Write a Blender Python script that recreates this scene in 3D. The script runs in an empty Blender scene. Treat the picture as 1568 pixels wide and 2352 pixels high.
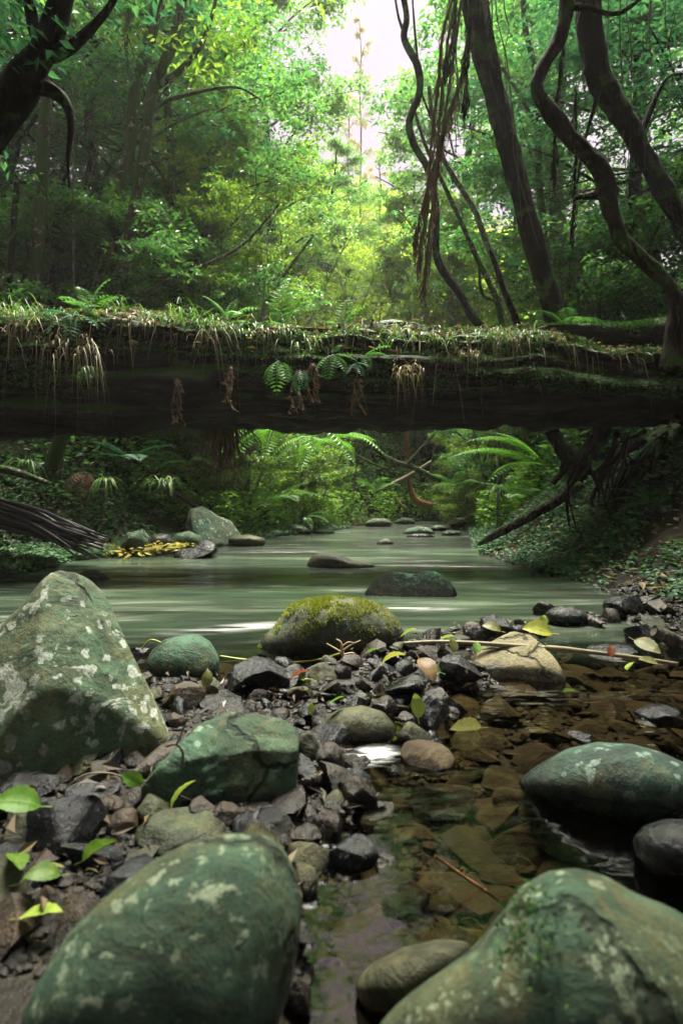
import bpy, bmesh, math, random
import numpy as np
from mathutils import Vector, Matrix, noise

R = math.radians
random.seed(7)
rng = np.random.default_rng(11)
scn = bpy.context.scene
COL = scn.collection

# ------------------------------------------------------------------ camera
H, F, CX, CY = 0.60, 1379.0, 784.0, 1125.0        # eye height (m), focal length and principal point of the survey grid
cam_d = bpy.data.cameras.new('camera')
cam = bpy.data.objects.new('camera', cam_d); COL.objects.link(cam)
cam.location = (0, 0, H); cam.rotation_euler = (R(90), 0, 0)
cam_d.sensor_fit = 'VERTICAL'; cam_d.sensor_height = 36.0; cam_d.sensor_width = 24.0
cam_d.lens = F / 2352 * 36.0
cam_d.shift_y = (CY - 1176) / 2352
cam_d.clip_start = 0.02; cam_d.clip_end = 2000
cam_d.dof.use_dof = True; cam_d.dof.focus_distance = 2.6; cam_d.dof.aperture_fstop = 4.5
scn.camera = cam

# ------------------------------------------------------------------ sky, sun, exposure
SUN_EL, SUN_AZ = R(68), R(10)                      # azimuth clockwise from +Y
world = bpy.data.worlds.new('World'); scn.world = world; world.use_nodes = True
wn = world.node_tree; wn.nodes.clear()
sky = wn.nodes.new('ShaderNodeTexSky'); sky.sky_type = 'NISHITA'; sky.sun_disc = False
sky.sun_elevation = SUN_EL; sky.sun_rotation = SUN_AZ; sky.dust_density = 4.0; sky.air_density = 1.0
bg1 = wn.nodes.new('ShaderNodeBackground'); bg1.inputs[1].default_value = 0.05
bg2 = wn.nodes.new('ShaderNodeBackground'); bg2.inputs[0].default_value = (1.0, 0.81, 0.90, 1); bg2.inputs[1].default_value = 0.128
add = wn.nodes.new('ShaderNodeMixShader'); add.inputs[0].default_value = 0.85; wo = wn.nodes.new('ShaderNodeOutputWorld')
wn.links.new(sky.outputs[0], bg1.inputs[0]); wn.links.new(bg1.outputs[0], add.inputs[1])
wn.links.new(bg2.outputs[0], add.inputs[2]); wn.links.new(add.outputs[0], wo.inputs[0])

sun_d = bpy.data.lights.new('sun', 'SUN'); sun_d.energy = 4.8; sun_d.angle = R(30); sun_d.color = (1.0, 0.97, 0.84)
sun = bpy.data.objects.new('sun', sun_d); COL.objects.link(sun)
sdir = Vector((math.sin(SUN_AZ) * math.cos(SUN_EL), math.cos(SUN_AZ) * math.cos(SUN_EL), math.sin(SUN_EL)))
sun.rotation_euler = sdir.to_track_quat('Z', 'Y').to_euler(); sun.location = sdir * 60

scn.view_settings.view_transform = 'Standard'; scn.view_settings.look = 'None'
scn.view_settings.exposure = 2.5; scn.view_settings.gamma = 1.0
scn.render.engine = 'CYCLES'
cy = scn.cycles
cy.use_denoising = True
cy.max_bounces = 12; cy.diffuse_bounces = 8; cy.glossy_bounces = 4; cy.transmission_bounces = 6
cy.transparent_max_bounces = 12; cy.volume_bounces = 1
cy.caustics_reflective = False; cy.caustics_refractive = False
cy.sample_clamp_indirect = 6.0

# ------------------------------------------------------------------ helpers
def P(u, v, y): return Vector(((u - CX) * y / F, y, H - (v - CY) * y / F))
def G(u, v, z=0.0):
    return P(u, v, (H - z) * F / (v - CY))

def tag(o, label=None, cat=None, group=None, kind=None):
    if label: o['label'] = label
    if cat: o['category'] = cat
    if group: o['group'] = group
    if kind: o['kind'] = kind
    return o

def empty(name, loc=(0, 0, 0), rz=0.0):
    o = bpy.data.objects.new(name, None); COL.objects.link(o)
    o.location = loc; o.rotation_euler = (0, 0, rz); o.empty_display_size = 0.1
    return o

def mesh_from(name, V, Fa, mat=None, smooth=True, sharp=None):
    V = np.asarray(V, dtype=np.float32).reshape(-1, 3)
    me = bpy.data.meshes.new(name)
    if isinstance(Fa, np.ndarray) and Fa.ndim == 2:
        n, k = Fa.shape
        me.vertices.add(len(V)); me.vertices.foreach_set('co', V.ravel())
        me.loops.add(n * k); me.loops.foreach_set('vertex_index', Fa.astype(np.int32).ravel())
        me.polygons.add(n)
        me.polygons.foreach_set('loop_start', np.arange(0, n * k, k, dtype=np.int32))
        me.polygons.foreach_set('use_smooth', np.full(n, smooth))
        me.update(calc_edges=True); me.validate()
    else:
        me.from_pydata(V.tolist(), [], [list(f) for f in Fa]); me.update()
        me.polygons.foreach_set('use_smooth', np.full(len(me.polygons), smooth))
    if sharp is not None: me.set_sharp_from_angle(angle=sharp)
    if mat: me.materials.append(mat)
    return me

def link(name, me, parent=None, loc=None, rot=None, scale=None):
    o = bpy.data.objects.new(name, me); COL.objects.link(o)
    if parent: o.parent = parent
    if loc is not None: o.location = loc
    if rot is not None: o.rotation_euler = rot
    if scale is not None: o.scale = scale if hasattr(scale, '__len__') else (scale,) * 3
    return o

class Acc:
    """collects vertex / quad blocks into one mesh"""
    def __init__(s): s.V = []; s.F = []; s.n = 0
    def add(s, V, Fa):
        V = np.asarray(V, dtype=np.float64).reshape(-1, 3); Fa = np.asarray(Fa)
        s.V.append(V); s.F.append(Fa + s.n); s.n += len(V)
    def get(s): return np.vstack(s.V), np.vstack(s.F)
    def mesh(s, name, mat, **k): return mesh_from(name, *s.get(), mat, **k)

def catmull(pts, rad, sub):
    pts = np.asarray([list(p) for p in pts], float); rad = np.asarray(rad, float)
    n = len(pts)
    if n < 3: sub = max(sub, 1)
    out, ro = [], []
    for i in range(n - 1):
        p0 = pts[max(i - 1, 0)]; p1 = pts[i]; p2 = pts[i + 1]; p3 = pts[min(i + 2, n - 1)]
        for k in range(sub):
            t = k / sub
            out.append(0.5 * ((2 * p1) + (-p0 + p2) * t + (2 * p0 - 5 * p1 + 4 * p2 - p3) * t * t + (-p0 + 3 * p1 - 3 * p2 + p3) * t ** 3))
            ro.append(rad[i] * (1 - t) + rad[i + 1] * t)
    out.append(pts[-1]); ro.append(rad[-1])
    return np.array(out), np.array(ro)

def tube(pts, rad, seg=6, sub=4, rough=0.0, seed=0.0, cap=True, freq=6.0):
    """tapered tube (quads) along a smoothed polyline, radius roughened by noise"""
    p, r = catmull(pts, rad, sub)
    n = len(p)
    T = np.gradient(p, axis=0); T /= np.linalg.norm(T, axis=1)[:, None] + 1e-9
    ref = np.array([0.31, 0.87, 0.12]) if abs(T[0] @ np.array([0.31, 0.87, 0.12])) < 0.85 else np.array([1.0, 0, 0])
    a = ref - T[0] * (ref @ T[0]); a /= np.linalg.norm(a)
    ang = np.arange(seg) * 2 * math.pi / seg
    V = np.zeros((n, seg, 3))
    for i in range(n):
        a = a - T[i] * (a @ T[i]); a /= np.linalg.norm(a) + 1e-9
        b = np.cross(T[i], a)
        ring = np.cos(ang)[:, None] * a + np.sin(ang)[:, None] * b
        rr = np.full(seg, r[i])
        if rough:
            for k in range(seg):
                q = p[i] + ring[k] * r[i]
                rr[k] *= 1 + rough * noise.fractal(Vector((q[0] * freq + seed, q[1] * freq, q[2] * freq * 0.5)), 0.8, 2.0, 3)
        V[i] = p[i] + ring * rr[:, None]
    idx = np.arange(n * seg).reshape(n, seg)
    A = idx[:-1]; B = idx[1:]
    Fq = np.stack([A, np.roll(A, -1, 1), np.roll(B, -1, 1), B], -1).reshape(-1, 4)
    V = V.reshape(-1, 3)
    if cap:
        for row in (0, n - 1):
            V = np.vstack([V, p[row][None] + (T[row] * r[row] * 0.3 * (1 if row else -1))[None]])
            c = len(V) - 1
            q = [[idx[row, k], idx[row, (k + 1) % seg], idx[row, (k + 2) % seg], c] for k in range(0, seg, 2)]
            Fq = np.vstack([Fq, np.array(q)])
    return V, Fq

def unit(a): return a / (np.linalg.norm(a, axis=-1, keepdims=True) + 1e-9)

def leaves(pos, d, nrm, L, W, fold=0.12):
    """one folded six-corner leaf per row (4 quads would be wasteful: two quads sharing the midrib)"""
    pos = np.asarray(pos); n = len(pos)
    d = unit(np.asarray(d)); nrm = np.asarray(nrm)
    side = unit(np.cross(d, nrm)); nrm = unit(np.cross(side, d))
    L = np.broadcast_to(np.asarray(L, float), (n,))[:, None]; W = np.broadcast_to(np.asarray(W, float), (n,))[:, None]
    tip = pos + d * L - nrm * L * 0.12
    m1 = pos + d * L * 0.42
    V = np.stack([pos, m1 + side * W * 0.5 + nrm * W * fold, tip, m1 - side * W * 0.5 + nrm * W * fold], 1).reshape(-1, 3)
    b = (np.arange(n) * 4)[:, None]
    Ft = np.concatenate([b + np.array([[0, 1, 2]]), b + np.array([[0, 2, 3]])], 1).reshape(-1, 3)
    return V, Ft

def rand_dirs(n, zlo=-1.0, zhi=1.0, g=rng):
    z = g.uniform(zlo, zhi, n); a = g.uniform(0, 2 * math.pi, n); s = np.sqrt(np.maximum(0, 1 - z * z))
    return np.stack([s * np.cos(a), s * np.sin(a), z], 1)

# ------------------------------------------------------------------ materials
class NT:
    def __init__(s, name):
        s.m = bpy.data.materials.new(name); s.m.use_nodes = True; s.t = s.m.node_tree; s.t.nodes.clear()
        s.out = s.t.nodes.new('ShaderNodeOutputMaterial')
        s.geo = s.t.nodes.new('ShaderNodeNewGeometry')
        s.pos = s.geo.outputs['Position']
    def n(s, ty, **kw):
        nd = s.t.nodes.new('ShaderNode' + ty)
        for k, v in kw.items(): setattr(nd, k, v)
        return nd
    def l(s, a, b): s.t.links.new(a, b)
    def put(s, sock, v):
        if hasattr(v, 'is_output'): s.l(v, sock)
        elif isinstance(v, (tuple, list)): sock.default_value = (*v, 1) if len(v) == 3 and sock.type == 'RGBA' else v
        else: sock.default_value = v
    def noise(s, scale, detail=4, rough=0.55, dist=0.0, vec=None, out='Fac'):
        nd = s.n('TexNoise'); nd.inputs['Scale'].default_value = scale; nd.inputs['Detail'].default_value = detail
        nd.inputs['Roughness'].default_value = rough; nd.inputs['Distortion'].default_value = dist
        s.l(vec if vec is not None else s.pos, nd.inputs['Vector']); return nd.outputs[out]
    def voro(s, scale, vec=None, out='Distance', feature='F1'):
        nd = s.n('TexVoronoi', feature=feature); nd.inputs['Scale'].default_value = scale
        s.l(vec if vec is not None else s.pos, nd.inputs['Vector']); return nd.outputs[out]
    def map(s, scale=(1, 1, 1), rot=(0, 0, 0), vec=None):
        nd = s.n('Mapping'); nd.inputs['Scale'].default_value = scale; nd.inputs['Rotation'].default_value = rot
        s.l(vec if vec is not None else s.pos, nd.inputs['Vector']); return nd.outputs[0]
    def ramp(s, fac, stops, interp='LINEAR'):
        nd = s.n('ValToRGB'); e = nd.color_ramp; e.interpolation = interp
        while len(e.elements) < len(stops): e.elements.new(0.5)
        for k, (p, c) in zip(e.elements, stops):
            k.position = p; k.color = (*c, 1) if hasattr(c, '__len__') else (c, c, c, 1)
        s.put(nd.inputs[0], fac); return nd.outputs[0]
    def mix(s, fac, a, b, mode='MIX'):
        nd = s.n('Mix', data_type='RGBA', blend_type=mode); s.put(nd.inputs[0], fac); s.put(nd.inputs[6], a); s.put(nd.inputs[7], b)
        return nd.outputs[2]
    def math(s, op, a, b=0.0, c=None, clamp=False):
        nd = s.n('Math', operation=op, use_clamp=clamp); s.put(nd.inputs[0], a); s.put(nd.inputs[1], b)
        if c is not None: s.put(nd.inputs[2], c)
        return nd.outputs[0]
    def sep(s, vec, i):
        nd = s.n('SeparateXYZ'); s.l(vec, nd.inputs[0]); return nd.outputs[i]
    def rng(s, v, a, b, c=0.0, d=1.0):
        nd = s.n('MapRange', clamp=True, interpolation_type='SMOOTHSTEP')
        for i, x in enumerate((v, a, b, c, d)): s.put(nd.inputs[i], x)
        return nd.outputs[0]
    def bump(s, h, strength=0.5, dist=0.01, prev=None):
        nd = s.n('Bump'); nd.inputs['Strength'].default_value = strength; nd.inputs['Distance'].default_value = dist
        s.l(h, nd.inputs['Height'])
        if prev is not None: s.l(prev, nd.inputs['Normal'])
        return nd.outputs[0]
    def principled(s, col, rough=0.7, bump=None, spec=0.5):
        p = s.n('BsdfPrincipled'); s.put(p.inputs['Base Color'], col); s.put(p.inputs['Roughness'], rough)
        s.put(p.inputs['Specular IOR Level'], spec)
        if bump is not None: s.l(bump, p.inputs['Normal'])
        return p.outputs[0]
    def done(s, sh): s.l(sh, s.out.inputs['Surface']); return s.m

def leaf_mat(name, stops, trans=0.45, rough=0.38, patch=0.35, boost=1.35):
    t = NT(name)
    isl = t.geo.outputs['Random Per Island']
    c = t.ramp(isl, stops)
    c = t.mix(t.math('MULTIPLY', t.noise(0.9, 2), patch), c, t.mix(1.0, c, (0.55, 0.62, 0.5), 'MULTIPLY'))
    pr = t.principled(c, rough, spec=0.45)
    tr = t.n('BsdfTranslucent'); t.l(t.mix(1.0, c, (boost, boost * 1.08, boost * 0.72), 'MULTIPLY'), tr.inputs[0])
    mx = t.n('MixShader'); mx.inputs[0].default_value = trans
    t.l(pr, mx.inputs[1]); t.l(tr.outputs[0], mx.inputs[2])
    return t.done(mx.outputs[0])

def rock_mat(name, dark, mid, light, algae=(0.10, 0.17, 0.11), algae_amt=0.5, lichen=(0.50, 0.58, 0.46), lichen_amt=0.0,
             moss_amt=0.0, wet=None, scale=1.0, rough=0.75, spots=0.0, k=0.62, spec=0.22, crack=0.0):
    t = NT(name)
    dark, mid, light, algae = [tuple(x * k for x in c) for c in (dark, mid, light, algae)]
    oi = t.n('ObjectInfo').outputs['Random']
    big = t.noise(3.0 * scale, 6, 0.6, 0.6); fine = t.noise(42 * scale, 7, 0.7); med = t.noise(11 * scale, 7, 0.68, 0.5); grain = t.noise(190 * scale, 4, 0.75)
    c = t.ramp(t.math('ADD', t.math('MULTIPLY', med, 0.6), t.math('MULTIPLY', fine, 0.4)), [(0.33, dark), (0.5, mid), (0.68, light)])
    c = t.mix(1.0, c, t.ramp(oi, [(0, (0.75, 0.75, 0.78)), (0.5, (1.0, 0.98, 0.94)), (1, (1.25, 1.12, 0.98))]), 'MULTIPLY')
    if algae_amt:
        a = t.rng(t.math('ADD', t.math('MULTIPLY', big, 0.62), t.math('MULTIPLY', fine, 0.38)), 0.60 - 0.22 * algae_amt, 0.76 - 0.22 * algae_amt)
        c = t.mix(t.math('MULTIPLY', a, 0.75), c, t.mix(t.rng(med, .35, .65), tuple(x * .6 for x in algae), tuple(x * 1.7 for x in algae)))
        c = t.mix(t.math('MULTIPLY', t.rng(t.noise(7 * scale, 7, 0.75, 1.0), 0.50, 0.66), 0.6), c, (0.20 * k, 0.18 * k, 0.07 * k))
    if lichen_amt:
        l1 = t.math('ADD', t.noise(8 * scale, 8, 0.72, 0.9), t.math('MULTIPLY', t.math('SUBTRACT', fine, .5), .22))
        mk = t.rng(l1, 0.69 - 0.13 * lichen_amt, 0.725 - 0.13 * lichen_amt)
        wv = t.mix(0.05, t.pos, t.noise(22 * scale, 5, .7, 0, None, 'Color'))
        sp = t.rng(t.math('SUBTRACT', t.math('MULTIPLY', t.noise(7 * scale, 3), 0.66), t.voro(30 * scale, wv)), 0.0 + .12 * (1 - lichen_amt), 0.05 + .12 * (1 - lichen_amt))
        mk = t.math('MULTIPLY', t.math('MAXIMUM', mk, t.math('MULTIPLY', sp, 0.8)), t.rng(t.noise(2.2 * scale, 3, .6, .5), .40, .56, .12, 1.0))
        up = t.rng(t.sep(t.geo.outputs['Normal'], 2), -0.1, 0.5)
        mk = t.math('MULTIPLY', t.math('MULTIPLY', mk, up), t.rng(grain, .2, .6, .55, 1.0))
        lc = t.mix(t.noise(5 * scale, 5), tuple(x * 0.5 for x in lichen), lichen)
        c = t.mix(t.math('MULTIPLY', mk, 0.9), c, lc)
    if spots:
        c = t.mix(t.math('MULTIPLY', t.rng(t.math('SUBTRACT', t.math('MULTIPLY', med, .26), t.voro(48 * scale)), 0, .05), spots), c, (0.22, 0.15, 0.07))
    if moss_amt:
        up = t.rng(t.sep(t.geo.outputs['Normal'], 2), 0.15, 0.75)
        mm = t.rng(t.math('ADD', t.math('MULTIPLY', up, 0.55), t.noise(9 * scale, 8, 0.78)), 1.02 - 0.35 * moss_amt, 1.20 - 0.35 * moss_amt)
        c = t.mix(mm, c, t.mix(fine, (0.03, 0.045, 0.008), (0.11, 0.12, 0.02)))
    c = t.mix(1.0, c, t.ramp(grain, [(0.3, 0.62), (0.5, 1.0), (0.72, 1.35)]), 'MULTIPLY')
    if crack:
        ck = t.voro(crack * scale, t.mix(0.16, t.pos, t.noise(5 * scale, 4, .6, 0, None, 'Color')), 'Distance', 'DISTANCE_TO_EDGE')
        ck = t.math('MAXIMUM', t.rng(ck, .004, .030), t.rng(t.noise(2.3 * scale, 2), .52, .56))
        c = t.mix(1.0, c, t.ramp(ck, [(0, .32), (1, 1.0)]), 'MULTIPLY')
    pits = t.rng(t.voro(24 * scale, t.mix(0.1, t.pos, t.noise(9 * scale, 3, .6, 0, None, 'Color'))), .05, .22)
    c = t.mix(1.0, c, t.ramp(pits, [(0, .55), (1, 1.0)]), 'MULTIPLY')
    ro = t.math('MULTIPLY_ADD', t.math('SUBTRACT', fine, .5), .5, rough)
    if wet is not None:
        z = t.math('ADD', t.sep(t.pos, 2), t.math('MULTIPLY', t.math('SUBTRACT', t.noise(7, 5, .65), 0.5), 0.07))
        w = t.rng(z, wet + 0.010, wet - 0.010)
        c = t.mix(w, c, t.mix(1.0, c, (0.36, 0.38, 0.42), 'MULTIPLY'))
        ro = t.math('MULTIPLY_ADD', w, -(rough - 0.24), ro)
    b = t.bump(grain, 0.35, 0.003 / scale); b = t.bump(fine, 0.6, 0.012 / scale, b); b = t.bump(med, 0.55, 0.03 / scale, b); b = t.bump(pits, .25, .006 / scale, b)
    if crack: b = t.bump(ck, .8, .012 / scale, b)
    return t.done(t.principled(c, ro, b, spec))

def simple_mat(name, dark, light, scale=20, rough=0.7, bump=0.4, stretch=(1, 1, 1), bdist=0.006, island=False, spec=0.5, trans=0.0):
    t = NT(name)
    v = t.map(stretch)
    n1 = t.noise(scale, 6, 0.6, 0.3, v)
    f = n1
    if island: f = t.math('ADD', t.math('MULTIPLY', n1, 0.4), t.math('MULTIPLY', t.geo.outputs['Random Per Island'], 0.6))
    c = t.ramp(f, [(0.25, dark), (0.75, light)])
    sh = t.principled(c, rough, t.bump(n1, bump, bdist) if bump else None, spec)
    if trans:
        tr = t.n('BsdfTranslucent'); t.l(c, tr.inputs[0]); mx = t.n('MixShader'); mx.inputs[0].default_value = trans
        t.l(sh, mx.inputs[1]); t.l(tr.outputs[0], mx.inputs[2]); sh = mx.outputs[0]
    return t.done(sh)

def bark_mat(name, dark, light, moss=0.0, moss_c=((0.02, 0.045, 0.012), (0.07, 0.12, 0.03)), lich=0.0, spec=0.1):
    t = NT(name)
    v = t.map((1, 1, 0.22)); n1 = t.noise(28, 7, 0.65, 0.4, v); n2 = t.noise(90, 4, 0.6)
    c = t.ramp(n1, [(0.3, dark), (0.7, light)])
    if lich: c = t.mix(t.math('MULTIPLY', t.rng(t.noise(13, 5, 0.65, 0.8), 0.60 - 0.1 * lich, 0.64 - 0.1 * lich), 0.8), c, (0.27, 0.30, 0.23))
    if moss: c = t.mix(t.rng(t.noise(4.5, 6, 0.65, 0.4), 0.66 - 0.28 * moss, 0.74 - 0.28 * moss), c, t.mix(n2, *moss_c))
    return t.done(t.principled(c, 0.8, t.bump(n1, 1.0, 0.05, t.bump(n2, 0.5, 0.008)), spec))

M = {}
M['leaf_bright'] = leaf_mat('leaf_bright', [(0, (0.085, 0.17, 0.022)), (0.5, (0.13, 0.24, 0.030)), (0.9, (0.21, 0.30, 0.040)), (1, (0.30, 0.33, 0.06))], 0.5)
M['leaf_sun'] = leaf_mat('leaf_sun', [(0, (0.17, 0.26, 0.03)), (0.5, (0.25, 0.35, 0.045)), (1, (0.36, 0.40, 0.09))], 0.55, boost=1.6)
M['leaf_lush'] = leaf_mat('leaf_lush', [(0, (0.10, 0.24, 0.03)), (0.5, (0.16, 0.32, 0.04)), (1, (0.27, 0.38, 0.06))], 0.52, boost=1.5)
M['leaf_haze_green'] = leaf_mat('leaf_haze_green', [(0, (0.07, 0.17, 0.045)), (0.6, (0.12, 0.25, 0.06)), (1, (0.19, 0.30, 0.07))], 0.5, boost=1.45)  # mid green lightened, haze put into the leaf colour
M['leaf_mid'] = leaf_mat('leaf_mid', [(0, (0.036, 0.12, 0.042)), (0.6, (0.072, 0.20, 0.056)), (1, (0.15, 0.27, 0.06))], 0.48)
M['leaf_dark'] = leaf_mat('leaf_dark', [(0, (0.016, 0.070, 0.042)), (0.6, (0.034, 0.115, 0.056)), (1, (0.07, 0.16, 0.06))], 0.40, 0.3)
M['leaf_haze_pale'] = leaf_mat('leaf_haze_pale', [(0, (0.22, 0.20, 0.11)), (0.5, (0.34, 0.29, 0.18)), (1, (0.45, 0.36, 0.27))], 0.5, 0.5)  # pale pinkish tone paints distant haze into the leaf colour
M['fern'] = leaf_mat('fern_green', [(0, (0.045, 0.14, 0.03)), (1, (0.10, 0.24, 0.04))], 0.45, 0.45)
M['fern_bright'] = leaf_mat('fern_bright', [(0, (0.10, 0.25, 0.03)), (1, (0.17, 0.36, 0.05))], 0.5, 0.45)
M['fern_teal'] = leaf_mat('fern_teal', [(0, (0.02, 0.09, 0.045)), (1, (0.04, 0.16, 0.07))], 0.4, 0.45)
M['fern_dead'] = leaf_mat('fern_dead', [(0, (0.07, 0.035, 0.018)), (1, (0.17, 0.085, 0.04))], 0.25, 0.7)
M['grass'] = leaf_mat('grass_blade', [(0, (0.035, 0.10, 0.016)), (0.6, (0.075, 0.17, 0.025)), (1, (0.17, 0.21, 0.06))], 0.4, 0.5)
M['straw'] = leaf_mat('dry_grass', [(0, (0.06, 0.04, 0.02)), (0.6, (0.15, 0.11, 0.06)), (1, (0.30, 0.25, 0.14))], 0.3, 0.6)
M['cover'] = leaf_mat('ground_cover_leaf', [(0, (0.016, 0.075, 0.030)), (0.6, (0.04, 0.14, 0.045)), (0.95, (0.09, 0.20, 0.05)), (1, (0.22, 0.22, 0.04))], 0.3, 0.55)
M['moss'] = leaf_mat('log_moss', [(0, (0.014, 0.055, 0.010)), (0.7, (0.04, 0.12, 0.016)), (1, (0.10, 0.20, 0.024))], 0.3, 0.6)
M['moss_y'] = leaf_mat('yellow_moss', [(0, (0.06, 0.085, 0.010)), (0.6, (0.16, 0.18, 0.02)), (1, (0.32, 0.32, 0.045))], 0.4, 0.6)
M['litter'] = leaf_mat('leaf_litter', [(0, (0.035, 0.02, 0.012)), (0.5, (0.11, 0.07, 0.035)), (0.85, (0.25, 0.18, 0.08)), (1, (0.42, 0.34, 0.08))], 0.2, 0.55)
M['debris'] = leaf_mat('wet_debris', [(0, (0.02, 0.012, 0.007)), (0.6, (0.06, 0.036, 0.018)), (1, (0.16, 0.12, 0.04))], 0.15, 0.5)
M['litter_y'] = leaf_mat('yellow_litter', [(0, (0.16, 0.12, 0.02)), (0.5, (0.36, 0.30, 0.04)), (1, (0.50, 0.44, 0.10))], 0.25, 0.5)
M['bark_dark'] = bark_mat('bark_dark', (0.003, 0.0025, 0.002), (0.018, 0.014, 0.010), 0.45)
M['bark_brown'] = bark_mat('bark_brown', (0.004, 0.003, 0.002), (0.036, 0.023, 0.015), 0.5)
M['bark_moss'] = bark_mat('bark_moss', (0.025, 0.022, 0.014), (0.09, 0.075, 0.05), 0.8, lich=0.5)
M['bark_grey'] = bark_mat('bark_grey', (0.05, 0.045, 0.036), (0.20, 0.185, 0.15), 0.25, lich=0.9)
M['bark_red'] = bark_mat('bark_red', (0.16, 0.066, 0.03), (0.42, 0.20, 0.10), 0.05)
M['fibre'] = simple_mat('dead_fibre', (0.05, 0.028, 0.018), (0.20, 0.115, 0.065), 30, 0.75, 0.4, (1, 1, 0.1), island=True, trans=0.15)
M['black_stalk'] = simple_mat('black_stalk', (0.004, 0.004, 0.004), (0.075, 0.068, 0.062), 40, 0.4, 0.5, island=True)
M['twig'] = simple_mat('twig', (0.10, 0.085, 0.045), (0.24, 0.20, 0.10), 40, 0.6)
M['twig_dark'] = simple_mat('twig_dark', (0.03, 0.02, 0.015), (0.10, 0.07, 0.05), 40, 0.65)
M['twig_green'] = simple_mat('twig_green', (0.20, 0.24, 0.03), (0.36, 0.38, 0.06), 30, 0.5)
M['root_pale'] = simple_mat('root_pale', (0.30, 0.20, 0.10), (0.48, 0.36, 0.20), 40, 0.6)
M['rock_lichen'] = rock_mat('rock_lichen', (0.10, 0.115, 0.06), (0.20, 0.22, 0.115), (0.33, 0.33, 0.18), (0.042, 0.115, 0.066), 0.9, (0.60, 0.65, 0.55), 0.85, wet=0.0, crack=3.0)
M['rock_green'] = rock_mat('rock_green', (0.06, 0.075, 0.045), (0.12, 0.155, 0.085), (0.22, 0.25, 0.13), (0.044, 0.125, 0.076), 0.9, (0.30, 0.42, 0.30), 0.45, wet=0.04, k=.55, crack=4.0)
M['rock_near'] = rock_mat('rock_near', (0.05, 0.065, 0.042), (0.13, 0.155, 0.078), (0.25, 0.25, 0.12), (0.038, 0.110, 0.072), 1.0, (0.36, 0.43, 0.28), 0.7, scale=1.7, k=.52, crack=2.0)
M['rock_moss'] = rock_mat('rock_moss', (0.035, 0.04, 0.035), (0.08, 0.09, 0.075), (0.16, 0.17, 0.12), (0.05, 0.095, 0.06), 0.6, moss_amt=0.12, wet=0.04, k=.5)
M['rock_dark'] = rock_mat('rock_dark', (0.012, 0.016, 0.018), (0.032, 0.040, 0.042), (0.08, 0.092, 0.092), (0.05, 0.12, 0.085), 0.3, wet=0.12, rough=0.45, spec=.32, k=.52)
M['rock_patch'] = rock_mat('rock_patch', (0.012, 0.016, 0.017), (0.03, 0.038, 0.036), (0.065, 0.08, 0.07), (0.26, 0.80, 0.48), 0.42, rough=0.75, k=.16, spec=.03)
M['rock_flat'] = rock_mat('rock_flat', (0.03, 0.045, 0.042), (0.07, 0.10, 0.085), (0.13, 0.18, 0.14), (0.045, 0.105, 0.07), 0.8, (.3, .42, .33), .5, wet=0.05, rough=0.6, k=.52)
M['rock_pale'] = rock_mat('rock_pale', (0.12, 0.115, 0.075), (0.26, 0.25, 0.155), (0.38, 0.35, 0.22), (0.11, 0.15, 0.085), 0.3, wet=0.03, crack=5.0)
M['rock_olive'] = rock_mat('rock_olive', (0.032, 0.036, 0.02), (0.075, 0.08, 0.045), (0.16, 0.15, 0.085), (0.07, 0.10, 0.05), 0.5, wet=0.02, rough=0.5)
M['rock_brown'] = rock_mat('rock_brown', (0.018, 0.014, 0.009), (0.045, 0.034, 0.021), (0.13, 0.085, 0.045), algae_amt=0.0, wet=0.05, rough=0.45, k=.72, spec=.36)
M['rock_black'] = rock_mat('rock_black', (0.010, 0.013, 0.018), (0.026, 0.032, 0.042), (0.075, 0.082, 0.095), algae_amt=0.0, wet=0.5, rough=0.42, spots=0.4, k=.42, spec=.36)
M['rock_bed'] = rock_mat('rock_bed', (0.03, 0.022, 0.013), (0.07, 0.052, 0.03), (0.125, 0.095, 0.055), (0.05, 0.062, 0.025), 0.4, rough=0.8)
M['rock_far'] = rock_mat('rock_far', (0.06, 0.075, 0.055), (0.13, 0.165, 0.115), (0.24, 0.27, 0.19), (0.08, 0.16, 0.10), 0.7, (0.42, 0.54, 0.44), 0.8, wet=0.03, scale=0.7, spec=.12)

# ------------------------------------------------------------------ terrain
YL = [-40, 2.0, 2.6, 3.3, 4.0, 5.0, 5.34, 6.36, 7.5, 8.5, 9.96, 11.3, 12.4, 14, 18, 300]
XL = [-1.9, -1.9, -2.5, -2.7, -2.3, -2.3, -2.1, -1.35, -0.95, -0.27, 0.33, 1.36, 3.0, 5.5, 11, 300]
YR = [-40, 2.6, 3.12, 3.45, 4.13, 5.34, 6.9, 9.2, 11.0, 12.0, 14, 18, 300]
XR = [1.9, 1.9, 1.77, 1.60, 1.55, 1.28, 1.53, 1.97, 2.4, 4.0, 8.0, 15, 320]
def sstep(x, a, b):
    t = np.clip((x - a) / (b - a), 0, 1); return t * t * (3 - 2 * t)
BAR = [(640, 1570, .13), (740, 1575, .14), (830, 1545, .16), (920, 1520, .16), (1000, 1490, .18), (1080, 1465, .18), (1170, 1455, .20), (1050, 1560, .14),
       (960, 1600, .10), (760, 1640, .12), (850, 1640, .10), (720, 1760, .11), (760, 1840, .10), (840, 1850, .05), (620, 1650, .12), (560, 1600, .14),
       (1480, 1420, .22), (1540, 1460, .20), (1568, 1400, .3), (1330, 1425, .16)]
BARW = np.array([[*G(u, v)[:2], r] for u, v, r in BAR])
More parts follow.
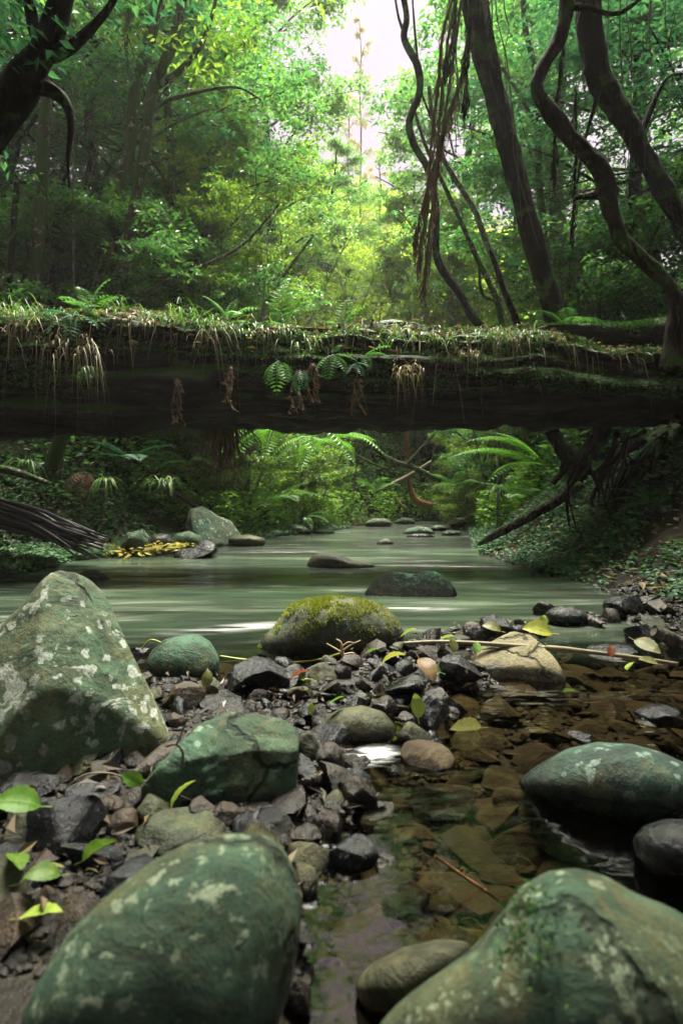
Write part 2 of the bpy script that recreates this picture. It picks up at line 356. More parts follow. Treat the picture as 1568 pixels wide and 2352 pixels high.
def gz(x, y, rough=True):
    x = np.asarray(x, float); y = np.asarray(y, float)
    xl = np.interp(y, YL, XL); xr = np.interp(y, YR, XR)
    dl = xl - x; dr = x - xr
    left = 0.14 * np.minimum(dl, 0.6) + 0.78 * np.clip(dl - 0.6, 0, 1.9) + 0.20 * np.clip(dl - 2.5, 0, 12) + 0.3 * np.clip(dl - 14, 0, 14)
    right = 0.30 * np.minimum(dr, 0.3) + 0.78 * np.clip(dr - .3, 0, 2.1) + 0.22 * np.clip(dr - 2.4, 0, 12) + 0.3 * np.clip(dr - 14, 0, 14)
    inside = np.minimum(-dl, -dr)
    bed = -0.34 * sstep(inside, 0, 0.7)
    # shallow clear pool and shore close to the camera
    near = 1 - sstep(y, 2.1, 2.75)
    pool = -0.085 - 0.05 * sstep(y, 1.8, 0.9)
    bed = bed * (1 - near) + pool * near
    shore = sstep(-0.02 - x - 0.10 * (y - 1.0), -0.10, 0.12) * (1 - sstep(y, 1.75, 2.05))
    bed = bed * (1 - shore) + 0.035 * shore
    m = np.zeros_like(x)
    for bx, by, r in BARW: m = np.maximum(m, np.exp(-((x - bx) ** 2 + (y - by) ** 2) / (r * r)))
    m = np.clip(m * 1.5, 0, 1)
    bed = bed * (1 - m) + 0.012 * m
    z = np.where(dl > 0, left, np.where(dr > 0, right, bed))
    z = z + 0.46 * np.clip(y - 13.5, 0, 26)
    z = z + 0.55 * np.clip(-6 - y, 0, 20) * 0.3
    return z
def gzr(x, y): return float(gz(np.array([x]), np.array([y]))[0])

def build_ground():
    nx, ny = 320, 340
    xs = np.sinh(np.linspace(-5.6, 5.6, nx)) * 0.9 + 0.2
    ys = 2.2 + np.sinh(np.linspace(-4.2, 5.9, ny)) * 0.75
    X, Y = np.meshgrid(xs, ys)
    Z = gz(X, Y)
    nz = np.array([noise.fractal(Vector((a * 0.9, b * 0.9, 3.3)), 0.9, 2.0, 4) for a, b in zip(X.ravel(), Y.ravel())]).reshape(X.shape)
    nf = np.array([noise.fractal(Vector((a * 7, b * 7, 1.3)), 0.9, 2.0, 2) for a, b in zip(X.ravel(), Y.ravel())]).reshape(X.shape)
    land = sstep(Z, 0.05, 0.5)
    Z = Z + nz * 0.16 * land + nf * (0.012 + 0.03 * land)
    V = np.stack([X, Y, Z], -1).reshape(-1, 3)
    i = np.arange(nx * ny).reshape(ny, nx)
    Fq = np.stack([i[:-1, :-1], i[:-1, 1:], i[1:, 1:], i[1:, :-1]], -1).reshape(-1, 4)
    t = NT('soil_and_gravel')
    z = t.sep(t.pos, 2)
    n1 = t.noise(9, 7, 0.65); n2 = t.noise(70, 5, 0.6)
    soil = t.ramp(n1, [(0.3, (0.010, 0.008, 0.005)), (0.55, (0.026, 0.021, 0.013)), (0.75, (0.05, 0.04, 0.025))])
    soil = t.mix(t.rng(t.noise(2.2, 6, 0.7), 0.46, 0.6), soil, t.mix(n2, (0.014, 0.032, 0.010), (0.05, 0.09, 0.024)))
    grav = t.ramp(t.noise(26, 6, 0.7), [(0.3, (0.006, 0.005, 0.004)), (0.55, (0.018, 0.015, 0.010)), (0.75, (0.045, 0.036, 0.023))])
    c = t.mix(t.rng(z, 0.06, 0.16), grav, soil)
    b = t.bump(n2, 0.5, 0.01, t.bump(n1, 0.6, 0.03))
    o = link('ground', mesh_from('ground', V, Fq, t.done(t.principled(c, t.rng(z, 0.02, 0.2, 0.45, 0.9), b, .15))))
    return tag(o, 'dark soil of both banks running down into the gravel streambed', kind='structure')
ground = build_ground()

# ------------------------------------------------------------------ water
def build_water():
    xs = np.linspace(-9, 22, 120); ys = np.concatenate([np.linspace(-1.5, 6, 90), np.linspace(6.15, 22, 60)])
    X, Y = np.meshgrid(xs, ys); nx = len(xs); ny = len(ys)
    V = np.stack([X, Y, np.zeros_like(X)], -1).reshape(-1, 3)
    i = np.arange(nx * ny).reshape(ny, nx)
    Fq = np.stack([i[:-1, :-1], i[:-1, 1:], i[1:, 1:], i[1:, :-1]], -1).reshape(-1, 4)
    t = NT('stream_water')
    y = t.sep(t.pos, 1)
    wob = t.math('MULTIPLY', t.math('SUBTRACT', t.noise(2.5, 2), 0.5), 0.5)
    silk = t.rng(t.math('ADD', y, wob), 2.05, 2.75)
    fl = t.map((0.5, 2.4, 1), (0, 0, R(10)))
    st = t.noise(1.6, 3, 0.5, 0.7, fl); st2 = t.noise(3.4, 2, 0.5, 0.7, t.map((0.38, 2.2, 1), (0, 0, R(-14))))
    # silky long-exposure surface: suspended silt and fine foam carried along the flow
    body = t.ramp(t.math('ADD', t.math('MULTIPLY', st, 0.6), t.math('MULTIPLY', st2, 0.4)),
                  [(0.34, (0.012, 0.026, 0.018)), (0.5, (0.042, 0.066, 0.038)), (0.66, (0.13, 0.165, 0.11))])
    big = t.noise(0.75, 3, .5, .4, t.map((0.35, 1.6, 1), (0, 0, R(6))))
    body = t.mix(1.0, body, t.ramp(big, [(0.36, 0.35), (0.5, 1.0), (0.64, 1.7)]), 'MULTIPLY')
    foam = t.math('MULTIPLY', t.rng(st2, 0.52, 0.86), t.rng(t.noise(1.1, 3), 0.44, 0.68))
    def blur(u, v, lx, ly, rot):
        c = G(u, v); mp = t.n('Mapping', vector_type='TEXTURE'); mp.inputs['Location'].default_value = (c.x, c.y, 0); mp.inputs['Rotation'].default_value = (0, 0, R(rot)); mp.inputs['Scale'].default_value = (lx, ly, 1)
        t.l(t.pos, mp.inputs['Vector']); ln = t.n('VectorMath', operation='LENGTH'); t.l(mp.outputs[0], ln.inputs[0])
        return t.rng(ln.outputs['Value'], 1.0, 0.1)
    stripes = t.rng(t.noise(6, 2, .5, .5, t.map((0.5, 2.6, 1), (0, 0, R(-22)))), .38, .62)
    f2 = t.math('MULTIPLY', t.math('MAXIMUM', t.math('MAXIMUM', blur(545, 1442, .42, .11, 20), blur(930, 1398, .42, .07, 0)), t.math('MAXIMUM', blur(640, 1268, .8, .12, 4), blur(1010, 1300, .7, .10, -6))), stripes)
    foam = t.math('MAXIMUM', foam, f2)
    body = t.mix(foam, body, (0.72, 0.72, 0.71))
    bmp = t.bump(st, 0.5, 0.07)
    df = t.n('BsdfDiffuse'); t.l(body, df.inputs[0])
    tr = t.n('BsdfTransparent'); tr.inputs[0].default_value = (0.62, 0.66, 0.42, 1)
    mb = t.n('MixShader'); t.put(mb.inputs[0], t.rng(y, 2.2, 4.2, 0.42, 0.70)); t.l(tr.outputs[0], mb.inputs[1]); t.l(df.outputs[0], mb.inputs[2])
    gl = t.n('BsdfGlossy'); gl.inputs['Roughness'].default_value = 0.16; t.l(bmp, gl.inputs['Normal'])
    fr = t.n('Fresnel'); fr.inputs[0].default_value = 1.33; t.l(bmp, fr.inputs['Normal'])
    ms = t.n('MixShader'); t.l(fr.outputs[0], ms.inputs[0]); t.l(mb.outputs[0], ms.inputs[1]); t.l(gl.outputs[0], ms.inputs[2])
    # clear shallow water
    cb = t.bump(t.noise(15, 2, 0.5, 0.3, t.map((0.45, 1.0, 1))), 0.32, 0.012)
    tc = t.n('BsdfTransparent'); tc.inputs[0].default_value = (0.66, 0.62, 0.50, 1)
    gc = t.n('BsdfGlossy'); gc.inputs['Roughness'].default_value = 0.05; t.l(cb, gc.inputs['Normal'])
    fc = t.n('Fresnel'); fc.inputs[0].default_value = 1.75; t.l(cb, fc.inputs['Normal'])
    mc = t.n('MixShader'); t.l(fc.outputs[0], mc.inputs[0]); t.l(tc.outputs[0], mc.inputs[1]); t.l(gc.outputs[0], mc.inputs[2])
    fall = t.math('MULTIPLY', t.math('MAXIMUM', blur(855, 1735, .085, .06, 30), blur(790, 1690, .06, .02, -20)), t.rng(t.noise(26, 4, .6, .3, t.map((0.5, 2.0, 1), (0, 0, R(30)))), .34, .6))
    fd = t.n('BsdfDiffuse'); fd.inputs[0].default_value = (.75, .75, .74, 1)
    mf = t.n('MixShader'); t.l(fall, mf.inputs[0]); t.l(mc.outputs[0], mf.inputs[1]); t.l(fd.outputs[0], mf.inputs[2]); mc = mf
    fin = t.n('MixShader'); t.l(silk, fin.inputs[0]); t.l(mc.outputs[0], fin.inputs[1]); t.l(ms.outputs[0], fin.inputs[2])
    o = link('water', mesh_from('water', V, Fq, t.done(fin.outputs[0])))
    tag(o, 'silky green stream water running clear and shallow in the foreground', kind='structure')
build_water()

# ------------------------------------------------------------------ rocks
ICO = {}
def ico(sub):
    if sub not in ICO:
        bm = bmesh.new(); bmesh.ops.create_icosphere(bm, subdivisions=sub, radius=1.0)
        ICO[sub] = (np.array([v.co[:] for v in bm.verts]), np.array([[v.index for v in f.verts] for f in bm.faces])); bm.free()
    return ICO[sub]

def fr(p, s, seed, o=4): return noise.fractal(Vector((p[0] * s + seed, p[1] * s - seed * .7, p[2] * s + seed * .3)), 0.85, 2.0, o)

def boulder(name, label, outline, y, depth, mat, sub=4, amp=0.04, seed=1.0, power=0.72, cuts=(), cat='boulder', group=None, freq=1.0):
    """rounded stone whose widest section, square to the line of sight, follows the outline; depth is half its thickness"""
    uv = np.array(outline, float); cu, cv = uv.mean(0)
    cu = (uv[:, 0].min() + uv[:, 0].max()) / 2; cv = (uv[:, 1].min() + uv[:, 1].max()) / 2
    c = P(cu, cv, y); eye = Vector((0, 0, H)); e3 = (c - eye).normalized()
    e1 = e3.cross(Vector((0, 0, 1))).normalized(); e2 = e1.cross(e3).normalized()
    loc = []
    for u, v in outline:
        r = (P(u, v, 1.0) - eye); tt = (c - eye).dot(e3) / r.dot(e3); q = eye + r * tt - c
        loc.append((q.dot(e1), q.dot(e2)))
    loc = np.array(loc); ang = np.linspace(-math.pi, math.pi, 181); rad = np.zeros(181)
    A = loc; B = np.roll(loc, -1, 0)
    for i, a in enumerate(ang):
        d = np.array([math.cos(a), math.sin(a)]); best = 0
        for p, q in zip(A, B):
            e = q - p; den = d[0] * e[1] - d[1] * e[0]
            if abs(den) < 1e-12: continue
            t = (p[0] * e[1] - p[1] * e[0]) / den; s_ = (p[0] * d[1] - p[1] * d[0]) / den
            if t > best and -1e-6 <= s_ <= 1 + 1e-6: best = t
        rad[i] = best
    k = np.array([1, 2, 3, 2, 1]) / 9.0
    ext = np.concatenate([rad[-5:-1], rad, rad[1:5]]); rad = np.convolve(ext, k, 'same')[4:-4]
    size = rad.mean()
    D, Fa = ico(sub)
    s = np.sqrt(D[:, 0] ** 2 + D[:, 1] ** 2); th = np.arctan2(D[:, 1], D[:, 0])
    g = s ** power; rr = np.interp(th, ang, rad)
    L = np.stack([np.cos(th) * rr * g, np.sin(th) * rr * g, np.sign(D[:, 2]) * np.abs(D[:, 2]) ** 0.8 * depth], 1)
    for (px, py, pz, nx, ny, nz) in cuts:             # flatten against planes given in units of the size
        n_ = np.array([nx, ny, nz], float); n_ /= np.linalg.norm(n_); o_ = np.array([px, py, pz]) * size
        dd = (L - o_) @ n_; L = L - np.maximum(dd, 0)[:, None] * n_ * 0.85
    out = np.zeros_like(L)
    Nn = unit(L)
    for i, p in enumerate(L):
        q = p / size
        w = fr(q, 1.3 * freq, seed, 3) * amp * 1.0 + fr(q, 4.5 * freq, seed + 5, 4) * amp * 0.35
        w -= max(0, 0.10 - abs(fr(q, 1.1 * freq, seed + 9, 2))) * amp * 1.6
        out[i] = p + Nn[i] * w * size * (0.35 if s[i] > .93 else 1.0)
    Mx = np.array([e1[:], e2[:], e3[:]])
    W = out @ Mx
    o = link(name, mesh_from(name, W, Fa[:, ::-1].copy(), mat), loc=c)
    return tag(o, label, cat, group)

def stone_mesh(name, seed, mat, sub=3, ncut=9, flat=1.0, amp=0.06, dlo=0.55, dhi=0.85):
    D, Fa = ico(sub); g = np.random.default_rng(seed)
    L = D.copy()
    for n_ in rand_dirs(ncut, g=g):
        d0 = g.uniform(dlo, dhi); dd = L @ n_ - d0; L = L - np.maximum(dd, 0)[:, None] * n_ * 0.95
    for i, p in enumerate(L): L[i] = p * (1 + amp * fr(p, 2.0, seed * 1.7, 4))
    L /= np.abs(L).max(0)
    L[:, 2] *= flat
    return mesh_from(name, L, Fa, mat, True, R(38) if ncut > 6 else None)

PY = 1.0
boulder('boulder', 'tall pyramid shaped boulder blotched with pale lichen at the left edge',
        [(-90, 1500), (-40, 1470), (0, 1438), (60, 1382), (105, 1328), (140, 1314), (170, 1313), (215, 1335), (250, 1380), (275, 1450), (300, 1505), (335, 1575), (370, 1655), (398, 1722), (385, 1765), (330, 1790), (250, 1810), (100, 1850), (-60, 1850), (-140, 1700)],
        1.36, 0.27, M['rock_lichen'], 5, 0.05, 2.1, 0.85, cuts=[(-.25, .2, -.55, -.55, .35, -.75), (.25, .1, -.62, .35, .45, -.82), (0, -.35, -.75, 0, -.15, -1)])
boulder('boulder', 'small smooth egg shaped green boulder with a wet dark base beside the pyramid boulder',
        [(334, 1535), (345, 1500), (375, 1470), (420, 1457), (455, 1456), (485, 1475), (503, 1510), (508, 1545), (497, 1585), (440, 1605), (370, 1595), (338, 1565)],
        2.0, 0.15, M['rock_green'], 4, 0.02, 4.2, 0.9)
dome = boulder('boulder', 'broad domed boulder capped with yellow moss between the stream and the gravel',
        [(590, 1498), (603, 1466), (640, 1430), (668, 1392), (710, 1377), (760, 1372), (820, 1376), (872, 1390), (906, 1416), (926, 1450), (926, 1478), (900, 1508), (800, 1535), (700, 1535), (608, 1522)],
        2.4, 0.24, M['rock_moss'], 5, 0.025, 6.3, 0.85)
boulder('boulder', 'low dark wet boulder with a green patch standing in midstream',
        [(832, 1372), (848, 1345), (868, 1324), (900, 1313), (950, 1318), (985, 1310), (1010, 1315), (1035, 1340), (1050, 1362), (1040, 1392), (940, 1402), (840, 1392)],
        3.5, 0.22, M['rock_patch'], 4, 0.05, 8.4, 0.8, cuts=[(0, .2, -.4, 0, .55, -.8)])
boulder('boulder', 'low olive boulder tapering to a wet tail in midstream below the log',
        [(703, 1296), (715, 1278), (735, 1268), (765, 1270), (800, 1282), (822, 1291), (850, 1292), (872, 1305), (850, 1322), (760, 1322), (705, 1312)],
        4.8, 0.22, M['rock_olive'], 4, 0.04, 10.5, 0.85)
boulder('boulder', 'tiny humped rock alone in the water beyond the midstream boulders',
        [(860, 1252), (870, 1241), (885, 1236), (900, 1242), (908, 1253), (890, 1264), (868, 1262)], 6.7, 0.12, M['rock_olive'], 3, 0.05, 12.1)
boulder('boulder', 'pale mossy rock rising from the far stream under the log',
        [(920, 1228), (935, 1214), (960, 1208), (985, 1212), (1001, 1226), (985, 1240), (940, 1240)], 8.3, 0.25, M['rock_far'], 4, 0.05, 14.2)
boulder('boulder', 'flat dark rock just in front of the pale mossy far rock',
        [(928, 1233), (945, 1226), (975, 1225), (1000, 1231), (1000, 1240), (940, 1241)], 7.7, 0.15, M['rock_dark'], 3, 0.04, 16.2)
boulder('boulder', 'lumpy green boulder with deep creases in the middle of the left foreground',
        [(325, 1815), (365, 1762), (420, 1702), (470, 1657), (520, 1634), (560, 1641), (600, 1636), (640, 1645), (668, 1660), (686, 1692), (681, 1750), (674, 1830), (660, 1885), (560, 1905), (440, 1895), (345, 1860)],
        1.15, 0.16, M['rock_green'], 5, 0.10, 3.7, 0.8, cuts=[(.0, .15, -.62, .1, .62, -.75), (.35, -.2, -.5, .15, -.3, -1)], freq=1.5)
boulder('boulder', 'large smooth lichened boulder filling the lower left foreground',
        [(55, 2352), (90, 2270), (160, 2150), (250, 2062), (340, 1992), (430, 1942), (520, 1922), (600, 1926), (640, 1950), (666, 2000), (681, 2060), (679, 2150), (655, 2280), (625, 2360), (560, 2450), (300, 2490), (80, 2460)],
        0.60, 0.14, M['rock_near'], 5, 0.02, 5.5, 0.8)
boulder('boulder', 'large pale green boulder with a moss tuft filling the lower right corner',
        [(870, 2360), (935, 2295), (1010, 2242), (1092, 2182), (1150, 2110), (1200, 2042), (1258, 2011), (1320, 2003), (1390, 2022), (1450, 2060), (1530, 2092), (1610, 2135), (1720, 2260), (1720, 2450), (1300, 2560), (880, 2470)],
        0.60, 0.15, M['rock_near'], 5, 0.03, 9.9, 0.8)
boulder('boulder', 'smooth low boulder half under water at the right edge of the pool',
        [(1188, 1795), (1238, 1756), (1300, 1722), (1370, 1705), (1450, 1710), (1520, 1730), (1600, 1768), (1640, 1810), (1600, 1870), (1500, 1905), (1380, 1890), (1270, 1855), (1205, 1825)],
        1.22, 0.16, M['rock_flat'], 5, 0.015, 11.8, 0.85)
boulder('boulder', 'dark half drowned boulder cut by the right edge, just above the pale corner boulder',
        [(1452, 1925), (1478, 1897), (1530, 1880), (1600, 1885), (1660, 1950), (1600, 2020), (1500, 2010), (1460, 1965)], 0.98, 0.11, M['rock_dark'], 4, 0.02, 13.3, 0.85)
boulder('boulder', 'dark speckled boulder under the surface between the two large foreground boulders',
        [(812, 2265), (850, 2215), (930, 2175), (1010, 2157), (1085, 2165), (1065, 2225), (1000, 2285), (900, 2330), (835, 2315)], 0.72, 0.07, M['rock_olive'], 4, 0.03, 15.1, 0.85)
boulder('boulder', 'angular pale yellow block with cracks, lying at the pool edge under the long stick',
        [(1082, 1560), (1085, 1510), (1108, 1482), (1140, 1466), (1175, 1444), (1215, 1456), (1250, 1482), (1280, 1522), (1302, 1562), (1290, 1590), (1200, 1595), (1105, 1590)],
        2.0, 0.16, M['rock_pale'], 4, 0.05, 17.4, 0.7, cuts=[(0, .15, -.3, -.05, .7, -.7), (0, 0, -.75, 0, -.1, -1)], freq=1.4)
# left bank rocks
boulder('boulder', 'big grey boulder patched with pale lichen on the left bank below the hanging roots',
        [(425, 1215), (435, 1170), (465, 1162), (500, 1185), (530, 1195), (552, 1225), (565, 1245), (540, 1262), (470, 1268), (430, 1255)], 6.6, 0.40, M['rock_far'], 4, 0.08, 19.1, 0.75, cuts=[(.2, .2, -.3, .5, .5, -.7)])
boulder('boulder', 'flat rounded rock lapped by water right of the lichened left bank boulder',
        [(522, 1238), (540, 1230), (575, 1228), (608, 1236), (610, 1248), (590, 1258), (535, 1258)], 6.55, 0.2, M['rock_olive'], 4, 0.03, 21.1)
boulder('boulder', 'rounded greenish rock on the left bank behind the yellow leaf patch',
        [(395, 1245), (405, 1226), (435, 1219), (462, 1232), (470, 1252), (440, 1265), (405, 1262)], 5.9, 0.24, M['rock_green'], 4, 0.04, 23.1)
boulder('boulder', 'dark jagged rock at the left waterline in front of the yellow leaves',
        [(395, 1275), (415, 1262), (440, 1258), (470, 1240), (495, 1248), (502, 1268), (480, 1282), (410, 1286)], 5.35, 0.18, M['rock_dark'], 4, 0.09, 25.3, cuts=[(0, .2, -.3, -.3, .6, -.6)])
boulder('boulder', 'dark mossy rock on the left bank, leftmost of the bank stones',
        [(275, 1255), (290, 1225), (330, 1215), (345, 1235), (350, 1262), (310, 1275)], 5.6, 0.2, M['rock_green'], 4, 0.09, 27.3)
boulder('boulder', 'small dark bank rock wedged between the mossy and the rounded greenish rock',
        [(335, 1250), (352, 1228), (385, 1226), (400, 1246), (385, 1262), (345, 1264)], 5.7, 0.18, M['rock_dark'], 4, 0.07, 29.3)
boulder('boulder', 'smooth brown boulder barely above water behind the pyramid boulder',
        [(175, 1322), (195, 1310), (225, 1309), (250, 1320), (262, 1335), (230, 1345), (185, 1340)], 4.1, 0.14, M['rock_brown'], 4, 0.02, 31.3)
for lab, ol, y, sd in [
        ('pale rounded stone at the far left waterline under the tree fern fronds', [(635, 1222), (650, 1208), (680, 1202), (705, 1212), (718, 1225), (680, 1234), (645, 1232)], 8.2, 33),
        ('low pale stone at the far left waterline, leftmost of the far stones', [(596, 1230), (612, 1218), (638, 1216), (650, 1228), (630, 1238), (605, 1238)], 7.9, 34),
        ('flat stone breaking the water right of the pale far left stones', [(715, 1224), (735, 1215), (765, 1218), (772, 1228), (745, 1232)], 8.4, 35),
        ('grey slab lying against the bank at the far end of the stream', [(835, 1200), (860, 1190), (890, 1192), (905, 1205), (870, 1214), (840, 1211)], 9.9, 36),
        ('pale stone at the far end of the stream, left of the broken red trunk', [(905, 1200), (925, 1188), (948, 1192), (955, 1203), (930, 1209)], 10.6, 37),
        ('rounded yellowish stone at the far right waterline', [(1030, 1203), (1045, 1190), (1065, 1188), (1078, 1200), (1060, 1212), (1035, 1211)], 9.7, 38),
        ('small grey stone at the far right, nearest the dark sloping plank', [(1010, 1226), (1025, 1218), (1055, 1219), (1060, 1230), (1030, 1236)], 8.0, 39),
        ('low stone in the far water right of the pale mossy far rock', [(985, 1214), (1000, 1206), (1020, 1208), (1028, 1217), (1000, 1222)], 8.9, 40)]:
    boulder('stone', lab, ol, y, 0.2, M['rock_far'], 3, 0.06, sd, cat='stone', group='stones along the far waterline')

# medium loose stones: centre u, v, width, height (survey pixels), look, shape, label
ST = []
def stone(u, v, w, h, look, lab, ang=True, rz=None, up=0.0):
    vb = v + h * 0.40; g0 = 0.0
    for _ in range(3):
        y = (H - g0) * F / (vb - CY); wx = w * y / F / 2; y += wx * 0.45; x = (u - CX) * y / F
        gg = gzr(x, y); g0 = max(gg, -.09) if up < 0 else max(gg, -0.015)
    hz = h * y / F * 0.54
    i = len(ST)
    me = stone_mesh('stone', 100 + i, M[look], 4 if w > 60 else 3, 14 if ang else 5, 1.0, 0.07 if ang else 0.05, 0.42 if ang else 0.7, 0.76 if ang else 0.9)
    zc = g0 + hz * (0.2 if up < 0 else 0.42)
    o = link('stone', me, loc=(x, y, zc), rot=(random.uniform(-.25, .25), random.uniform(-.25, .25), random.uniform(0, 6.28) if rz is None else rz), scale=(wx * 1.08, wx * 0.9, hz))
    ST.append(o); return tag(o, lab, 'stone', 'loose stones in the foreground')
stone(585, 1558, 165, 92, 'rock_black', 'large black angular stone in front of the egg shaped boulder', rz=.1)
stone(415, 1603, 112, 74, 'rock_brown', 'brown angular stone at the foot of the egg shaped boulder', rz=.3)
stone(1062, 1555, 104, 90, 'rock_black', 'black stone speckled with rust beside the pale cracked block', rz=.2)
boulder('boulder', 'rounded olive boulder at the small white cascade', [(730, 1690), (745, 1650), (780, 1628), (830, 1620), (880, 1635), (908, 1665), (918, 1700), (890, 1728), (800, 1735), (745, 1722)], 1.55, 0.12, M['rock_olive'], 4, 0.03, 41.1)
stone(956, 1690, 92, 66, 'rock_olive', 'squared greenish block right of the cascade boulder', rz=.15)
stone(985, 1640, 88, 90, 'rock_black', 'wet blue black stone behind the squared greenish block')
stone(1035, 1635, 50, 34, 'rock_black', 'small flat black stone in the water right of the wet blue black stone')
stone(930, 1580, 95, 48, 'rock_dark', 'flat grey slab on top of the gravel bar', rz=.1)
stone(880, 1625, 60, 46, 'rock_brown', 'rust brown stone above the cascade boulder')
stone(935, 1655, 52, 34, 'rock_brown', 'reddish stone wedged behind the squared greenish block')
stone(1140, 1440, 95, 70, 'rock_dark', 'dark pointed stone with moss edge behind the pale block', rz=.5)
stone(1090, 1448, 60, 44, 'rock_brown', 'purple brown stone left of the dark pointed stone')
stone(1245, 1400, 66, 44, 'rock_brown', 'lone brown stone in the shallows, left of the right shore')
stone(1300, 1412, 92, 44, 'rock_dark', 'low wet dark stone in the shallows toward the right shore', False)
stone(1440, 1392, 90, 56, 'rock_dark', 'large dark stone at the foot of the right bank', rz=.4)
stone(1405, 1405, 56, 50, 'rock_brown', 'brown stone next to the large dark stone under the right bank')
stone(1470, 1445, 74, 66, 'rock_dark', 'square wet stone on the right shore')
stone(1515, 1395, 80, 50, 'rock_brown', 'brown stone at the right edge below the bank')
stone(1395, 1505, 130, 36, 'rock_dark', 'flat wet slab under the long stick at the right')
stone(1520, 1640, 120, 62, 'rock_black', 'dark blue wedge of stone at the right edge of the pool')
stone(1340, 1700, 70, 34, 'rock_black', 'glossy black stone just breaking the surface in the middle of the pool')
stone(770, 1500, 78, 40, 'rock_black', 'bluish stone against the domed boulder beside the pale root')
stone(745, 1545, 84, 50, 'rock_olive', 'mottled brown green stone below the pale root')
stone(705, 1640, 60, 46, 'rock_dark', 'wet rock with a bent green stem in the shallows')
stone(760, 1690, 105, 66, 'rock_dark', 'dark grey stone left of the cascade boulder', rz=.6)
stone(708, 1715, 72, 82, 'rock_olive', 'yellow ochre stone against the lumpy green boulder', False)
stone(756, 1742, 74, 76, 'rock_brown', 'rounded maroon stone below the yellow ochre stone', False)
stone(825, 1765, 62, 40, 'rock_brown', 'orange brown stone at the lip of the cascade')
stone(815, 1795, 100, 58, 'rock_dark', 'green grey slab below the cascade lip')
stone(822, 1845, 90, 76, 'rock_brown', 'rusty double peaked stone at the pool edge')
stone(750, 1870, 92, 108, 'rock_brown', 'tall brown stone in front of the lumpy green boulder', rz=.2)
stone(905, 1775, 60, 26, 'rock_black', 'tiny black stone in the white cascade')
stone(150, 1895, 236, 150, 'rock_black', 'large black stone with a pale rim above the lower left boulder', rz=.15)
stone(287, 1893, 76, 70, 'rock_brown', 'round brown cobble beside the large black rimmed stone', False)
stone(252, 1858, 72, 56, 'rock_brown', 'purple brown pebble behind the round cobble', False)
stone(348, 1872, 112, 86, 'rock_olive', 'green grey rounded stone between the round cobble and the yellow leaf')
stone(458, 1862, 84, 90, 'rock_brown', 'pointed grey brown stone holding up the yellow green leaf')
stone(518, 1878, 80, 66, 'rock_brown', 'tan stone right of the pointed grey brown stone')
stone(60, 1815, 150, 66, 'rock_black', 'dark slab under the foot of the pyramid boulder at the left edge')
stone(200, 1835, 160, 66, 'rock_black', 'bluish black stone below the pyramid boulder')
stone(215, 1795, 110, 56, 'rock_brown', 'brown shadowed stone in the gap below the pyramid boulder')
stone(600, 1915, 150, 76, 'rock_dark', 'rugged dark stone at the foot of the lumpy green boulder')
stone(420, 1930, 200, 60, 'rock_olive', 'mottled flat stone right behind the lower left boulder', False)
stone(345, 1660, 90, 46, 'rock_black', 'wet black slab in the gap right of the pyramid boulder')
stone(520, 1625, 120, 46, 'rock_dark', 'low wet stone between the egg boulder and the lumpy boulder')
stone(805, 1980, 130, 96, 'rock_dark', 'dark cube shaped stone at the pool edge', rz=.1)
stone(890, 1985, 62, 56, 'rock_brown', 'tan block right of the dark cube shaped stone')
stone(690, 1930, 90, 50, 'rock_brown', 'wet layered stone right of the lower left boulder')
stone(690, 2290, 90, 110, 'rock_brown', 'reddish wet stone at the bottom beside the lower left boulder')
stone(320, 1498, 70, 40, 'rock_black', 'thin dark slab between the pyramid boulder and the egg boulder')
stone(1020, 1855, 170, 66, 'rock_olive', 'long mossy block lying under clear water in the pool', rz=.1, up=-.02)
stone(980, 1745, 130, 50, 'rock_bed', 'broad brown stone under water right of the cascade', False)
stone(1215, 1850, 160, 60, 'rock_bed', 'flat layered slab under water in the middle of the pool', up=-.02)
stone(1330, 1930, 190, 66, 'rock_bed', 'wide sunken slab near the right side of the pool', False, up=-.02)

# smaller stones: shared shapes, parts of the streambed
SM = {k: [stone_mesh('stone', 500 + 17 * i + hash_, M[k], 2, 12, 1.0, 0.08, 0.34, 0.72) for i in range(7)] for hash_, k in enumerate(['rock_brown', 'rock_dark', 'rock_olive', 'rock_black'])}
SB = [stone_mesh('bed_stone', 700 + 13 * i, M['rock_bed'], 2, 12, 1.0, 0.08, 0.36, 0.75) for i in range(9)]
def scatter(n, test, sizes, y0, y1, tries, taken, gap=0.8):
    out = []
    g = np.random.default_rng(n + 5)
    for s in sizes:
        for _ in range(tries):
            y = y0 + (y1 - y0) * g.random() ** 1.3; x = g.uniform(-0.62 * y - .1, 0.62 * y + .1)
            if not test(x, y): continue
            r = s * g.uniform(.75, 1.25)
            if any((x - a) ** 2 + (y - b) ** 2 < (gap * (r + c)) ** 2 for a, b, c in taken): continue
            taken.append((x, y, r)); out.append((x, y, r))
            if len(out) >= n: return out
    return out
tk = [(o.location.x, o.location.y, o.scale.x * .7) for o in ST]
dry = lambda x, y: gzr(x, y) > -0.02 and gzr(x, y) < .12
wetb = lambda x, y: gzr(x, y) < -0.03 and y < 3.0
for x, y, r in scatter(300, dry, [.050, .038, .029, .023, .018], 0.75, 3.4, 800, tk, 0.55):
    k = random.choices(['rock_brown', 'rock_dark', 'rock_olive', 'rock_black'], [6, 3, 3, 2])[0]
    link('stone', random.choice(SM[k]), ground, (x, y, gzr(x, y) + r * .12), (random.uniform(-.6, .6), random.uniform(-.6, .6), random.uniform(0, 6.28)), (r * 1.15, r * random.uniform(.5, .9), r * random.uniform(.4, .75)))
tb = [(o.location.x, o.location.y, o.scale.x * .6) for o in ST]
